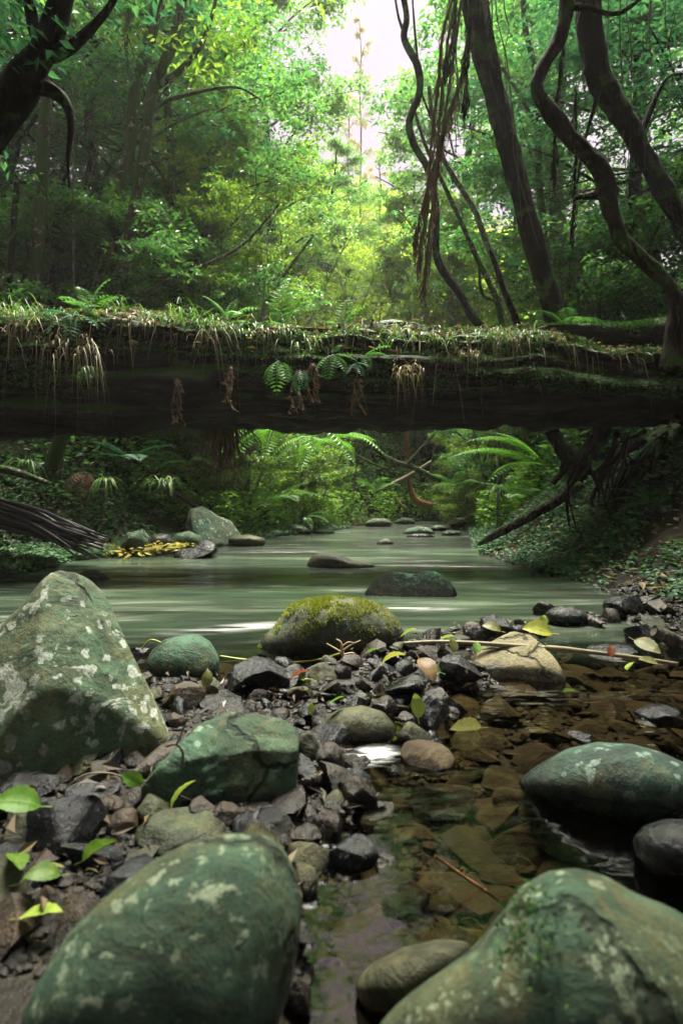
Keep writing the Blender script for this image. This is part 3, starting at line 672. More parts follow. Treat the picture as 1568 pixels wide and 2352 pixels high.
for x, y, r in scatter(300, wetb, [.085, .062, .046, .035, .027, .021], 0.7, 3.0, 900, tb, 0.55):
    link('bed_stone', random.choice(SB), ground, (x, y, gzr(x, y) + r * .06), (random.uniform(-.22, .22), random.uniform(-.22, .22), random.uniform(0, 6.28)), (r, r * random.uniform(.55, .95), min(r * random.uniform(.25, .5), .05)))
# loose gravel, uncountable
def gravel(name, test_lo, test_hi, n, mat, y0, y1, s0, s1):
    D, Fa = ico(1); A = []; Bf = []
    g = np.random.default_rng(n); base = []
    for k in range(8):
        L = D.copy()
        for nn in rand_dirs(7, g=g):
            dd = L @ nn - g.uniform(.45, .8); L = L - np.maximum(dd, 0)[:, None] * nn
        base.append(L)
    y = y0 + (y1 - y0) * g.random(n * 4) ** 1.4; x = g.uniform(-1, 1, n * 4) * (0.62 * y + .15)
    z = gz(x, y); ok = (z > test_lo) & (z < test_hi); x, y, z = x[ok][:n], y[ok][:n], z[ok][:n]
    off = 0
    for i in range(len(x)):
        a = g.uniform(0, 6.28); s = g.uniform(s0, s1) * (0.6 + 0.3 * y[i]); c, sn = math.cos(a), math.sin(a)
        L = base[i % 8] * s * np.array([1, g.uniform(.6, 1), g.uniform(.4, .7)])
        L = np.stack([L[:, 0] * c - L[:, 1] * sn, L[:, 0] * sn + L[:, 1] * c, L[:, 2]], 1) + np.array([x[i], y[i], z[i] + s * .2])
        A.append(L); Bf.append(Fa + off); off += len(L)
    return mesh_from(name, np.vstack(A), np.vstack(Bf), mat, True, R(40))
tag(link('gravel', gravel('gravel', -0.025, .12, 6500, M['rock_brown'], .7, 3.6, .006, .017), ground), 'wet brown gravel between the stones', kind='stuff')
tag(link('bed_gravel', gravel('bed_gravel', -.2, -.025, 5200, M['rock_bed'], .65, 3.1, .008, .024), ground), 'brown gravel under the clear water', kind='stuff')

# ------------------------------------------------------------------ fallen log
LX = np.array([-3.6, -2.7, -2.0, -1.3, -0.65, 0.0, 0.7, 1.4, 2.0, 2.6, 3.4, 4.4])
def log_y(x): return 4.75 + 0.07 * x
LTOP = [(-200, 725), (0, 735), (200, 722), (400, 742), (600, 758), (800, 768), (1000, 776), (1200, 778), (1350, 800), (1500, 822), (1568, 832), (1800, 840)]
LBOT = [(-200, 997), (0, 996), (200, 992), (450, 988), (700, 981), (900, 975), (1000, 970), (1200, 970), (1330, 976), (1450, 962), (1568, 955), (1800, 980)]
def log_prof(x):
    y = log_y(x); u = CX + x * F / y
    vt = np.interp(u, *zip(*LTOP)); vb = np.interp(u, *zip(*LBOT))
    return y, H - (vt - CY) * y / F, H - (vb - CY) * (y - 0.1) / F
LOGDEP = 0.46
def log_pt(x, phi, disp=True):
    """phi: 0 back, pi/2 top, pi towards the camera, 3pi/2 underside"""
    y, zt, zb = log_prof(x); zc = (zt + zb) / 2; rz = (zt - zb) / 2
    c, s_ = math.cos(phi), math.sin(phi)
    e = 0.82
    py = math.copysign(abs(c) ** e, c) * LOGDEP; pz = math.copysign(abs(s_) ** e, s_) * rz
    w = 0.0
    if disp:
        q = Vector((x * 0.55, phi * 2.6, 4.0))
        ridge = noise.fractal(q * 1.0, 0.8, 2.0, 4) * 0.085 + noise.noise(Vector((x * 1.7, phi * .8, 6))) * .05
        gro = -max(0.0, 0.16 - abs(noise.noise(Vector((x * 0.45 + 9, phi * 4.5, 1.0))))) * 0.45
        w = ridge + gro + noise.noise(Vector((x * .5 + 3, phi * 11, 2.5))) * .028 + noise.fractal(Vector((x * 3.0, phi * 7, 8.0)), 0.7, 2.1, 3) * 0.045
    nrm = Vector((0, py / LOGDEP ** 2, pz / max(rz, .05) ** 2)).normalized()
    return Vector((x, y + py, zc + pz)) + nrm * w, nrm
def build_log():
    nx, nphi = 420, 120
    xs = np.linspace(-4.6, 4.4, nx)
    V = np.array([[log_pt(x, k * 2 * math.pi / nphi)[0][:] for k in range(nphi)] for x in xs]).reshape(-1, 3)
    i = np.arange(nx * nphi).reshape(nx, nphi); A = i[:-1]; B = i[1:]
    Fq = np.stack([np.roll(A, -1, 1), np.roll(B, -1, 1), B, A], -1).reshape(-1, 4)
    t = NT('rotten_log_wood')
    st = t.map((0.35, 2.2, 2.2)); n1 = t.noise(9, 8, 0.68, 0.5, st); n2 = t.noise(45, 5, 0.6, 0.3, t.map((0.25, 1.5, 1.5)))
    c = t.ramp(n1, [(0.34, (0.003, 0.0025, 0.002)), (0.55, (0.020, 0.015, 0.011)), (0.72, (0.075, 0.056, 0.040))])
    bl = t.rng(t.noise(5.5, 6, 0.72, 0.6, t.map((0.3, 2.5, 2.5))), 0.655, 0.70)
    c = t.mix(t.math('MULTIPLY', bl, 0.6), c, (0.36, 0.39, 0.36))
    up = t.rng(t.sep(t.geo.outputs['Normal'], 2), -0.1, 0.7)
    ms = t.rng(t.math('ADD', t.math('MULTIPLY', up, 0.5), t.noise(3.5, 6, 0.7)), 0.66, 0.80)
    c = t.mix(ms, c, t.mix(n2, (0.010, 0.028, 0.006), (0.045, 0.085, 0.014)))
    b = t.bump(n2, 0.5, 0.012, t.bump(n1, 0.8, 0.04))
    lg = empty('fallen_log', (0, 4.75, 0.9))
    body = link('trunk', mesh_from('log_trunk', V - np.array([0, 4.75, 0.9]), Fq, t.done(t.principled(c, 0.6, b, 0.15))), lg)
    # moss on the front and top as many tiny shoots
    g = np.random.default_rng(3); pos = []; nr = []
    while len(pos) < 42000:
        x = g.uniform(-3.2, 3.4); ph = g.uniform(0.6, 3.55)
        m = noise.fractal(Vector((x * 1.1, ph * 1.6, 2.0)), 0.8, 2.0, 4) + 0.40 - 0.34 * max(0, ph - 2.6)
        if m < g.uniform(0.0, 0.5): continue
        p, n_ = log_pt(x, ph); pos.append(p[:]); nr.append(n_[:])
    pos = np.array(pos) - np.array([0, 4.75, 0.9]); nr = np.array(nr)
    d = unit(nr * 0.8 + rand_dirs(len(pos), g=g) * 0.9 + np.array([0, 0, -0.2]))
    V2, F2 = leaves(pos + nr * 0.004, d, rand_dirs(len(pos), g=g) + nr, g.uniform(.012, .032, len(pos)), g.uniform(.008, .018, len(pos)))
    tag(link('moss', mesh_from('log_moss', V2, F2, M['moss'], False), lg), 'dark green moss on the log face', kind='stuff')
    # dead strands and litter hanging from the top edge
    A = Acc()
    for k in range(520):
        x = g.uniform(-3.0, 2.4)
        if x > 1.3 and g.random() < .5: continue
        ph = g.uniform(1.5, 2.7); p, n_ = log_pt(x, ph)
        Ln = g.uniform(.08, .38) * (1.0 if g.random() < .8 else 1.5); a = g.normal(0, .25)
        q1 = p + Vector((a * Ln * .3, -0.06 - g.random() * .05, -Ln * .3 + .02)); q2 = p + Vector((a * Ln * .6, -.09 - g.random() * .06, -Ln))
        w = g.uniform(.0015, .0045); sd = Vector((w, 0, w * g.normal(0, .3)))
        a0 = Vector((p.x, p.y, p.z)); qs = [a0, a0.lerp(q1, .6) + Vector((0, -.01, .02)), q1.lerp(q2, .35), q2]
        vv = []
        for j, q in enumerate(qs): f = (1, 1.1, .8, .25)[j]; vv += [(q - sd * f)[:], (q + sd * f)[:]]
        A.add(np.array(vv) - np.array([0, 4.75, 0.9]), np.array([[0, 1, 3, 2], [2, 3, 5, 4], [4, 5, 7, 6]]))
    tag(link('dead_grass', A.mesh('dead_grass', M['straw'], smooth=False), lg), 'dry straw strands draped over the log edge', kind='stuff')
    # shaggy fringe of living grass and fern scraps along the top edge, thickest at the left
    A = Acc()
    for k in range(1500):
        c = round(g.uniform(-3.1, 2.5) * 2.3) / 2.3; x = c + g.normal(0, .10)
        if noise.noise(Vector((c * 1.3, 2.2, .4))) < -.12 + .30 * (x > .6): continue
        p, n_ = log_pt(x, g.uniform(1.55, 2.5)); ln = g.uniform(.08, .27); a = g.uniform(0, 6.28); dv = Vector((math.cos(a) * .8, -abs(math.sin(a)) * .6 - .2, 0)); up = g.uniform(-.1, .9); hg = g.uniform(.6, 1.6)
        sd = Vector((-dv.y, dv.x, 0)).normalized() * g.uniform(.0018, .0045); vv = []
        for j in range(5):
            f = j / 4; q = p + dv * ln * .7 * f + Vector((0, 0, ln * (up * f - hg * f ** 2.2))); ww = 1.05 - f ** 2
            vv += [(q - sd * ww)[:], (q + sd * ww)[:]]
        A.add(np.array(vv) - np.array([0, 4.75, 0.9]), np.array([[2 * j, 2 * j + 1, 2 * j + 3, 2 * j + 2] for j in range(4)]))
    tag(link('grass_fringe', A.mesh('grass_fringe', M['grass'], smooth=True), lg), 'shaggy green grass fringe along the log edge', kind='stuff')
    n = 3600; pos = []
    for k in range(n):
        x = g.uniform(-3.2, 2.9); ph = g.normal(1.75, .38) if g.random() < .75 else g.uniform(1.5, 2.9)
        p, n_ = log_pt(x, min(max(ph, .7), 3.0)); pos.append((p + n_ * g.uniform(.005, .03))[:])
    pos = np.array(pos) - np.array([0, 4.75, 0.9])
    V3, F3 = leaves(pos, rand_dirs(n, -.6, .3, g), rand_dirs(n, 0.1, 1, g), g.uniform(.03, .085, n), g.uniform(.012, .035, n), .2)
    tag(link('leaf_litter', mesh_from('log_litter', V3, F3, M['litter'], False), lg), 'dead brown leaves on the log', kind='stuff')
    # skirt of dead roots hanging below
    A = Acc()
    for k in range(110):
        u = g.normal(508, 22); y = 4.95 + g.uniform(-.12, .1); Ln = g.uniform(60, 150) * (1 - .3 * abs(u - 508) / 50)
        p0 = P(u, 985, y); p1 = P(u + g.normal(0, 8) + (u - 508) * .15, 985 + Ln * .5, y); p2 = P(u + g.normal(0, 12) + (u - 508) * .4, 985 + Ln, y + g.uniform(-.05, .05))
        V_, F_ = tube([p0, p1, p2], [.005, .004, .0015], 4, 3, cap=False); A.add(V_ - np.array([0, 4.75, 0.9]), F_)
    link('hanging_root', A.mesh('hanging_root', M['fibre']), lg)['label'] = 'brown skirt of dead roots hanging under the log'
    tag(lg, 'massive rotten log lying across the stream, hung with moss and dry grass', 'log')
    return lg
the_log = build_log()

def log_slab(name, lab, top, bot, y, dep, mat, seed):
    """a broken length of wood lying along the log, given by its top and bottom edges"""
    us = np.linspace(top[0][0], top[-1][0], 60); V = []
    for u in us:
        vt = np.interp(u, *zip(*top)); vb = np.interp(u, *zip(*bot)); a = P(u, vt, y); b = P(u, vb, y)
        endf = min(1, (u - us[0]) / 14 + .15, (us[-1] - u) / 14 + .15)
        for k in range(28):
            ph = k * 2 * math.pi / 28; c, s_ = math.cos(ph), math.sin(ph)
            rz = (a.z - b.z) / 2 * (.6 + .4 * endf)
            q = Vector((a.x, y + math.copysign(abs(c) ** .7, c) * dep * (.7 + .3 * endf), (a.z + b.z) / 2 + math.copysign(abs(s_) ** .7, s_) * rz))
            q += Vector((0, c, s_)) * (noise.fractal(Vector((a.x * 1.2 + seed, ph * 3, seed)), .8, 2, 3) * .03)
            V.append(q[:])
    i = np.arange(60 * 28).reshape(60, 28); A = i[:-1]; B = i[1:]
    Fq = np.stack([np.roll(A, -1, 1), np.roll(B, -1, 1), B, A], -1).reshape(-1, 4).tolist()
    Fq.append(list(i[0][::-1])); Fq.append(list(i[-1]))
    c0 = np.mean(V, 0)
    tag(link(name, mesh_from(name, np.array(V) - c0, Fq, mat, True), loc=c0), lab, 'log')
LOGM = bpy.data.materials['rotten_log_wood']
log_slab('log_piece', 'mossy split log lying behind the fallen log at its right end', [(1190, 762), (1300, 750), (1420, 752), (1540, 738), (1640, 730)], [(1190, 782), (1300, 800), (1420, 806), (1540, 815), (1640, 830)], 5.35, .22, LOGM, 3.1)
log_slab('log_piece', 'short broken chunk of wood on top of the log at its middle', [(845, 752), (900, 741), (962, 745)], [(845, 768), (900, 775), (962, 772)], 5.0, .12, LOGM, 7.7)
log_slab('plank', 'pale weathered splinter lying flat on the log left of the broken chunk', [(600, 756), (700, 757), (800, 766), (868, 764)], [(600, 768), (700, 768), (800, 776), (868, 774)], 4.55, .06, M['bark_grey'], 5.7)

# ------------------------------------------------------------------ trees
WS = [1.0]
def wpts(uvw, y, dy=0.0):
    """trace of (u, v, width) in survey pixels, at distance y (y+dy at its end) -> points and radii in metres"""
    n = len(uvw); pts = []; r = []
    for i, (u, v, w) in enumerate(uvw):
        yy = y + dy * i / (n - 1); pts.append(P(u, v, yy)); r.append(w * yy / F / 2 * WS[0])
    return pts, r

def leaf_cloud(centres, per, spread, L, W, g, flat=0.5, droop=0.25, up=(0, 0, 1)):
    """whorls of leaves round each centre"""
    n = len(centres) * per
    c = np.repeat(centres, per, 0)
    off = rand_dirs(n, g=g) * (g.random((n, 1)) ** .5) * spread * np.array([1, 1, flat])
    d = rand_dirs(n, -.45, .35, g) + np.array([0, 0, -droop])
    nr = np.array(up) + rand_dirs(n, g=g) * .75
    s = g.uniform(.65, 1.25, n)
    return leaves(c + off, d, nr, L * s, W * s)

def rooted(tr, path):  # extend a trunk trace to the soil
    return path

def make_tree(name, lab, uvw, y, mat, dy=0.0, branches=(), crown=None, seed=1, seg=12, cat='tree', group=None, rough=.18, to_ground=True, foot=None):
    pts, r = wpts(uvw, y, dy)
    if foot is not None:
        pts.append(Vector(foot)); r.append(r[-1] * 1.35)
    elif to_ground:
        p = pts[-1]; q = pts[-2]; d = (p - q)
        gzv = gzr(p.x, p.y)
        if p.z > gzv + .05:
            k = (p.z - gzv) / max(.15, -d.normalized().z); k = min(k, 3.5)
            e = p + d.normalized() * k; e.z = gzr(e.x, e.y) - .15
            mid = (p + e) / 2; pts += [mid, e]; r += [r[-1] * 1.15, r[-1] * 1.5]
    base = pts[-1].copy(); t = empty(name, base)
    V, Fq = tube(pts, r, seg, 6, rough, seed * 3.7); link('trunk', mesh_from('trunk', V - np.array(base[:]), Fq, mat), t)
    for b in branches:
        bp, br = wpts(b, y, dy * .5)
        V, Fq = tube(bp, br, 8, 6, rough, seed * 2.1); link('branch', mesh_from('branch', V - np.array(base[:]), Fq, mat), t)
    if crown:
        g = np.random.default_rng(seed + 77); cm, cents, per, spread, L, W = crown
        V, Ft = leaf_cloud(np.array(cents), per, spread, L, W, g)
        link('crown', mesh_from('crown', V - np.array(base[:]), Ft, M[cm], False), t)
    return tag(t, lab, cat, group)

def blob(c, r, n, g):  # clumped cluster centres inside an ellipsoid
    k = max(3, n // 14); sub = rand_dirs(k, g=g) * (g.random((k, 1)) ** .45) * np.array(r) + np.array(c)
    return sub[g.integers(0, k, n)] + g.normal(0, 1, (n, 3)) * np.array(r) * np.array([.14, .14, .07])

gA = np.random.default_rng(21)
# right side
WS[0] = 0.74
make_tree('gnarled_tree', 'dark gnarled tree with a snaking trunk rooted on the right end of the log',
    [(1330, -140, 46), (1310, -60, 48), (1300, 20, 46), (1283, 90, 44), (1243, 160, 40), (1233, 212, 42), (1278, 280, 50), (1330, 335, 52), (1384, 405, 52), (1402, 470, 50), (1430, 550, 48), (1488, 608, 48), (1538, 655, 50), (1556, 705, 52), (1548, 780, 62), (1545, 850, 90)],
    4.45, M['bark_brown'], branches=[[(1392, 447, 26), (1362, 450, 20), (1318, 455, 13)], [(1300, 20, 22), (1345, 18, 18), (1420, 30, 14), (1500, -30, 10)]],
    crown=('leaf_dark', blob((2.4, 4.3, 5.6), (1.1, 1.0, .7), 90, gA), 9, .25, .085, .035), seed=2, seg=20, rough=.34, to_ground=False)
make_tree('leaning_tree', 'thick dark trunk curving down out of the upper right corner',
    [(1335, -150, 78), (1345, -60, 76), (1352, 60, 74), (1378, 190, 70), (1425, 260, 62), (1470, 340, 58), (1522, 430, 56), (1590, 560, 58), (1640, 720, 64), (1680, 860, 74)],
    5.3, M['bark_dark'], branches=[[(1465, 330, 24), (1490, 260, 16), (1530, 180, 12), (1568, 170, 9)], [(1380, 190, 20), (1340, 330, 10), (1325, 420, 6)]],
    crown=('leaf_dark', blob((2.2, 5.6, 5.8), (1.4, 1.1, .8), 100, gA), 9, .28, .09, .036), seed=3, seg=18, rough=.34)
# tree fern with its skirt of dead fronds
tf_pts = [(1060, -140, 80), (1075, -60, 78), (1100, 80, 74), (1132, 200, 68), (1166, 330, 62), (1196, 450, 60), (1230, 580, 60), (1266, 690, 66), (1292, 770, 82)]
tfern = make_tree('tree_fern', 'leaning black tree fern trunk with brown dead fronds hanging from its head', tf_pts, 6.3, M['bark_dark'], seed=5, seg=24, rough=.26)
def skirt(parent, strands, y, mat):
    base = np.array(parent.location[:])
    g = np.random.default_rng(8)
    for tr in strands:
        A = Acc(); pts, r = wpts(tr, y)
        V, Fq = tube(pts, [max(.005, q * .7) for q in r], 6, 5, .4); A.add(V - base, Fq)
        c, rr = catmull(pts, r, 14)
        for i in range(len(c)):
            f = i / len(c)
            for _ in range(int(1 + 4 * f)):
                w = .02 + .06 * math.sin(math.pi * min(1, f * 1.1)) * g.random()
                p = Vector(c[i]); q = p + Vector((g.normal(0, .5) * w, g.normal(0, .5) * w, -g.uniform(.08, .30)))
                m = (p + q) / 2 + Vector((g.normal(0, .02), 0, 0)); hw = g.uniform(.003, .009)
                A.add(np.array([(p.x - hw, p.y, p.z), (p.x + hw, p.y, p.z), (m.x + hw, m.y + .01, m.z), (m.x - hw, m.y - .01, m.z), (q.x + hw * .2, q.y, q.z), (q.x - hw * .2, q.y, q.z)]) - base, np.array([[0, 1, 2, 3], [3, 2, 4, 5]]))
        link('dead_frond', A.mesh('dead_frond', mat, smooth=False), parent)
skirt(tfern, [[(1060, -60, 14), (1020, 60, 14), (1005, 200, 14), (990, 330, 12), (978, 480, 9), (960, 600, 4)],
              [(1062, -60, 12), (1030, 80, 12), (1012, 240, 12), (1000, 400, 14), (985, 540, 10), (972, 655, 4)],
              [(1065, -50, 12), (1045, 100, 13), (1010, 330, 10), (975, 450, 7), (950, 560, 4)],
              [(1075, -50, 14), (1075, 60, 14), (1060, 170, 12), (1030, 260, 10), (1000, 370, 7)]], 6.0, M['fibre'])
skirt(tfern, [[(1080, -60, 18), (1078, 60, 18), (1072, 160, 14), (1066, 240, 7)], [(1046, -60, 14), (1040, 80, 12), (1022, 150, 8)],
              [(1110, -60, 8), (1128, 60, 8), (1150, 180, 7), (1160, 260, 5)]], 5.95, M['bark_dark'])
skirt(tfern, [[(1300, 20, 16), (1290, 130, 14), (1275, 270, 17), (1272, 395, 5)], [(1320, 200, 10), (1322, 330, 10), (1318, 450, 9), (1314, 520, 8)]], 5.6, M['bark_dark'])
def vines(parent, strands, mat, y):
    base = np.array(parent.location[:]); gv = np.random.default_rng(17)
    for (u0, u1, v1) in strands:
        n_ = 6; pts, r = wpts([(u0 + (u1 - u0) * i / n_ + gv.normal(0, 5), -70 + (v1 + 70) * i / n_, 5 - 3 * i / n_) for i in range(n_ + 1)], y + gv.uniform(-.2, .2))
        V, Fq = tube(pts, r, 5, 4, .3, u0, cap=False); link('vine', mesh_from('vine', V - base, Fq, mat), parent)
vines(tfern, [(1105, 1150, 300), (1115, 1200, 420), (1095, 1120, 240), (1088, 1240, 560), (1050, 1045, 420), (1140, 1205, 520), (1160, 1165, 200), (1030, 1060, 330)], M['twig_dark'], 6.1)
vines(COL.objects['leaning_tree'], [(1355, 1340, 280), (1365, 1390, 420), (1400, 1380, 300), (1340, 1325, 360), (1420, 1440, 520), (1450, 1445, 460), (1500, 1480, 380), (1530, 1545, 300)], M['twig_dark'], 5.2)
make_tree('slender_tree', 'thin snaking trunk left of the hanging dead fronds, edging the sky gap',
    [(925, -120, 18), (922, -40, 20), (934, 40, 20), (928, 90, 22), (958, 150, 22), (963, 210, 22), (940, 275, 22), (950, 330, 22), (985, 395, 22), (1000, 470, 22), (1000, 560, 24), (1010, 610, 24), (1058, 680, 24), (1105, 752, 26)],
    7.4, M['bark_dark'], branches=[[(930, 80, 10), (915, 40, 8), (905, -20, 6)], [(960, 150, 9), (952, 70, 7), (945, -30, 5)], [(962, 200, 8), (985, 260, 7), (1010, 330, 6), (1040, 420, 5)]],
    crown=('leaf_mid', blob((1.15, 7.6, 6.7), (.5, .5, .4), 40, gA), 9, .2, .09, .036), seed=6, seg=10)
make_tree('slender_tree', 'pale lichened thin trunk leaning between the hanging fronds and the tree fern',
    [(985, 200, 10), (1000, 320, 14), (1038, 400, 16), (1088, 480, 17), (1112, 545, 18), (1150, 640, 20), (1192, 765, 22)], 7.0, M['bark_grey'], seed=7, seg=10)
make_tree('slender_tree', 'dark thin trunk directly left of the pale lichened one',
    [(945, 230, 8), (975, 330, 11), (1012, 410, 13), (1056, 505, 14), (1098, 600, 16), (1140, 690, 18), (1158, 775, 20)], 7.7, M['bark_moss'], seed=8, seg=9,
    branches=[[(1100, 605, 9), (1110, 680, 10), (1180, 690, 6)]])
make_tree('slender_tree', 'reddish dead stub leaning beside the pale lichened trunk',
    [(1125, 575, 8), (1135, 600, 16), (1155, 665, 18), (1180, 720, 18), (1198, 775, 20)], 6.8, M['bark_brown'], seed=9, seg=9)
make_tree('slender_tree', 'straight thin mossy trunk behind the tree fern, right of it',
    [(1200, -60, 18), (1205, 60, 18), (1228, 160, 18), (1236, 280, 20), (1236, 400, 20), (1250, 540, 22), (1262, 640, 22)], 8.8, M['bark_moss'], seed=10, seg=9,
    branches=[[(1236, 300, 14), (1200, 230, 12), (1150, 150, 10), (1120, 90, 8)]], crown=('leaf_mid', blob((4.0, 9.4, 7.6), (1.4, 1.4, 1.1), 60, gA), 9, .3, .09, .04))
for i, (a, lab) in enumerate([([(1388, 380, 10), (1385, 520, 13), (1384, 640, 14), (1382, 750, 15)], 'thin straight sapling trunk in the dark right thicket, left one of a pair'),
                              ([(1418, 430, 9), (1410, 560, 14), (1414, 650, 14), (1420, 750, 16)], 'thin straight sapling trunk in the dark right thicket, right one of a pair'),
                              ([(1470, 560, 9), (1462, 640, 14), (1470, 700, 22), (1476, 760, 26)], 'mossy stump like trunk at the far right behind the split log')]):
    make_tree('sapling', lab, a, 7.6 + .3 * i, M['bark_moss'], seed=30 + i, seg=8)
# left side
WS[0] = 0.80
make_tree('overhanging_tree', 'black silhouetted trunk forking in the upper left corner',
    [(175, -120, 60), (150, -40, 66), (118, 80, 74), (62, 180, 92), (0, 268, 100), (-110, 420, 110), (-230, 640, 120), (-330, 900, 140)],
    3.1, M['bark_dark'], branches=[[(50, 200, 56), (110, 205, 40), (150, 235, 28), (163, 290, 18), (156, 370, 11), (160, 430, 6)], [(90, 130, 46), (160, 110, 36), (215, 60, 26), (255, 10, 18), (290, -60, 14)], [(95, 110, 40), (70, 20, 36), (60, -80, 32)]],
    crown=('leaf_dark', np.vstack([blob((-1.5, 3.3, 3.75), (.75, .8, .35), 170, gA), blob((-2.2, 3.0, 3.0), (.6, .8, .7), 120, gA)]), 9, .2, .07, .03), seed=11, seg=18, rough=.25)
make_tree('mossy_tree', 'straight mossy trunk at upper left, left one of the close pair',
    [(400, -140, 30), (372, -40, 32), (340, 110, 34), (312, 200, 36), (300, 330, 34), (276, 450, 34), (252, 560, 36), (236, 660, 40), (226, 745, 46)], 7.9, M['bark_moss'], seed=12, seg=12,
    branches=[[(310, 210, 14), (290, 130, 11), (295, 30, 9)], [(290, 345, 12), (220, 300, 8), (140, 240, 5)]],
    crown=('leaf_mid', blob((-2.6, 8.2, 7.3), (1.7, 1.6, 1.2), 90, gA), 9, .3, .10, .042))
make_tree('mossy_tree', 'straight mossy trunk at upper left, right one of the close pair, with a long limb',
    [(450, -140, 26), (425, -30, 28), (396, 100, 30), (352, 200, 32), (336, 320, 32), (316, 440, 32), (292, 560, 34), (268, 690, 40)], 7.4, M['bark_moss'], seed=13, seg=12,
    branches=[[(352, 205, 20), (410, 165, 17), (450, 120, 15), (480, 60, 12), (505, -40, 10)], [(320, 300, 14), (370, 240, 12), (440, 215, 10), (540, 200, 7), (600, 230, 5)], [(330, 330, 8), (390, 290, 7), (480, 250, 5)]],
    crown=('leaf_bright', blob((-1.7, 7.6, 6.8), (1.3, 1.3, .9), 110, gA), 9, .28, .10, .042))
for i, (a, y, lab, mt) in enumerate([
        ([(110, 180, 26), (98, 380, 34), (88, 560, 38), (76, 730, 44)], 7.0, 'thick shadowed trunk covered in small climbers at far left', 'bark_moss'),
        ([(150, 380, 18), (132, 500, 24), (126, 620, 26), (118, 730, 30)], 7.6, 'shadowed trunk just right of the climber covered one', 'bark_dark'),
        ([(40, 420, 14), (30, 540, 17), (24, 640, 18), (18, 740, 20)], 6.8, 'thin shadowed trunk nearest the left edge', 'bark_dark'),
        ([(210, 330, 14), (195, 480, 17), (180, 620, 18), (170, 730, 22)], 8.6, 'dim thin trunk left of the mossy pair', 'bark_dark'),
        ([(480, 520, 12), (462, 560, 24), (436, 625, 26), (405, 700, 30), (390, 745, 32)], 7.8, 'leaning dark stump right of the mossy pair', 'bark_dark'),
        ([(640, 470, 6), (560, 560, 9), (470, 610, 12), (390, 640, 14), (330, 690, 17), (305, 730, 20)], 7.2, 'low mossy bough sweeping up to the right from behind the log', 'bark_moss'),
        ([(720, 540, 6), (690, 580, 9), (640, 650, 12), (610, 700, 14), (600, 750, 16)], 8.2, 'grey forked sapling stem near the middle of the log', 'bark_grey')]):
    make_tree('forest_trunk', lab, a, y, M[mt], seed=40 + i, seg=9)

WS[0] = 1.0
# grown forest trees: prototypes copied
def grow(seed, height, base, rad, nclus, per, L, W, leafm, barkm, tr=.12, flat=.45):
    g = np.random.default_rng(seed); A = Acc()
    n = 7; tp = []; x = y = 0.0
    for i in range(n):
        f = i / (n - 1); x += g.normal(0, .12); y += g.normal(0, .12); tp.append((x, y, f * height * .95))
    V, Fq = tube(tp, [tr * (1.15 - f) + .015 for f in np.linspace(0, 1, n)], 8, 3, .15, seed); A.add(V, Fq)
    tp = np.array(tp); cents = []
    nl = 20
    for k in range(nl):
        f = base + (1 - base) * (k + g.random()) / nl; z = f * height * .95
        px, py = np.interp(z, tp[:, 2], tp[:, 0]), np.interp(z, tp[:, 2], tp[:, 1])
        q = (f - base) / (1 - base); ln = rad * (0.55 + .6 * math.sin(math.pi * min(1, q * .85 + .15))) * g.uniform(.7, 1.15) * (1 if q < .85 else .6)
        a = k * 2.4 + g.normal(0, .3); up = g.uniform(.15, .7)
        e = np.array([px + math.cos(a) * ln, py + math.sin(a) * ln, z + ln * up]); o_ = np.array([px, py, z]); m = (o_ + e) / 2 + np.array([0, 0, ln * .08]) + g.normal(0, .06, 3)
        V, Fq = tube([o_, m, e], [.035 * height / 10, .022, .008], 5, 3, cap=False); A.add(V, Fq)
        for j in range(6):
            s = g.uniform(.35, 1); b = o_ + (e - o_) * s; a2 = a + g.normal(0, .9); l2 = ln * g.uniform(.2, .45)
            e2 = b + np.array([math.cos(a2) * l2, math.sin(a2) * l2, l2 * g.uniform(-.2, .45)])
            V, Fq = tube([b, (b + e2) / 2 + g.normal(0, .04, 3), e2], [.012, .008, .004], 4, 2, cap=False); A.add(V, Fq)
            c = max(1, nclus // (nl * 6)); tt = g.uniform(.3, 1.1, (c, 1))
            cents.append(b + (e2 - b) * tt + g.normal(0, 1, (c, 3)) * np.array([.20, .20, .09]) * rad * .55)
    V, Ft = leaf_cloud(np.vstack(cents), per, .14, L, W, g, flat)
    return mesh_from('trunk', *A.get(), M[barkm]), mesh_from('crown', V, Ft, M[leafm], False)
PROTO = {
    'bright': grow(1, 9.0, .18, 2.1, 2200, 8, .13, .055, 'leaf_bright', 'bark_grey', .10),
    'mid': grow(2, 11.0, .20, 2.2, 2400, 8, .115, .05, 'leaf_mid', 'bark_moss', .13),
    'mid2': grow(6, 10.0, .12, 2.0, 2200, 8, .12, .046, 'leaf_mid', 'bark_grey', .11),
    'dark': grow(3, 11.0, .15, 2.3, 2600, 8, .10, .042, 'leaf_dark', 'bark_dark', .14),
    'round': grow(4, 8.0, .10, 1.7, 3000, 8, .10, .05, 'leaf_haze_green', 'bark_dark', .12, .6),
    'pale': grow(5, 12.0, .15, 1.3, 1500, 7, .12, .028, 'leaf_haze_pale', 'bark_grey', .09),
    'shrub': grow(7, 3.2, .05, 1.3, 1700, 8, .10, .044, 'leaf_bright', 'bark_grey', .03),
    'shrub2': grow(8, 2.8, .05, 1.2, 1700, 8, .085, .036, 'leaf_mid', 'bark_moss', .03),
}
PH = {'bright': 9.0, 'mid': 11.0, 'mid2': 10.0, 'dark': 11.0, 'round': 8.0, 'pale': 12.0}
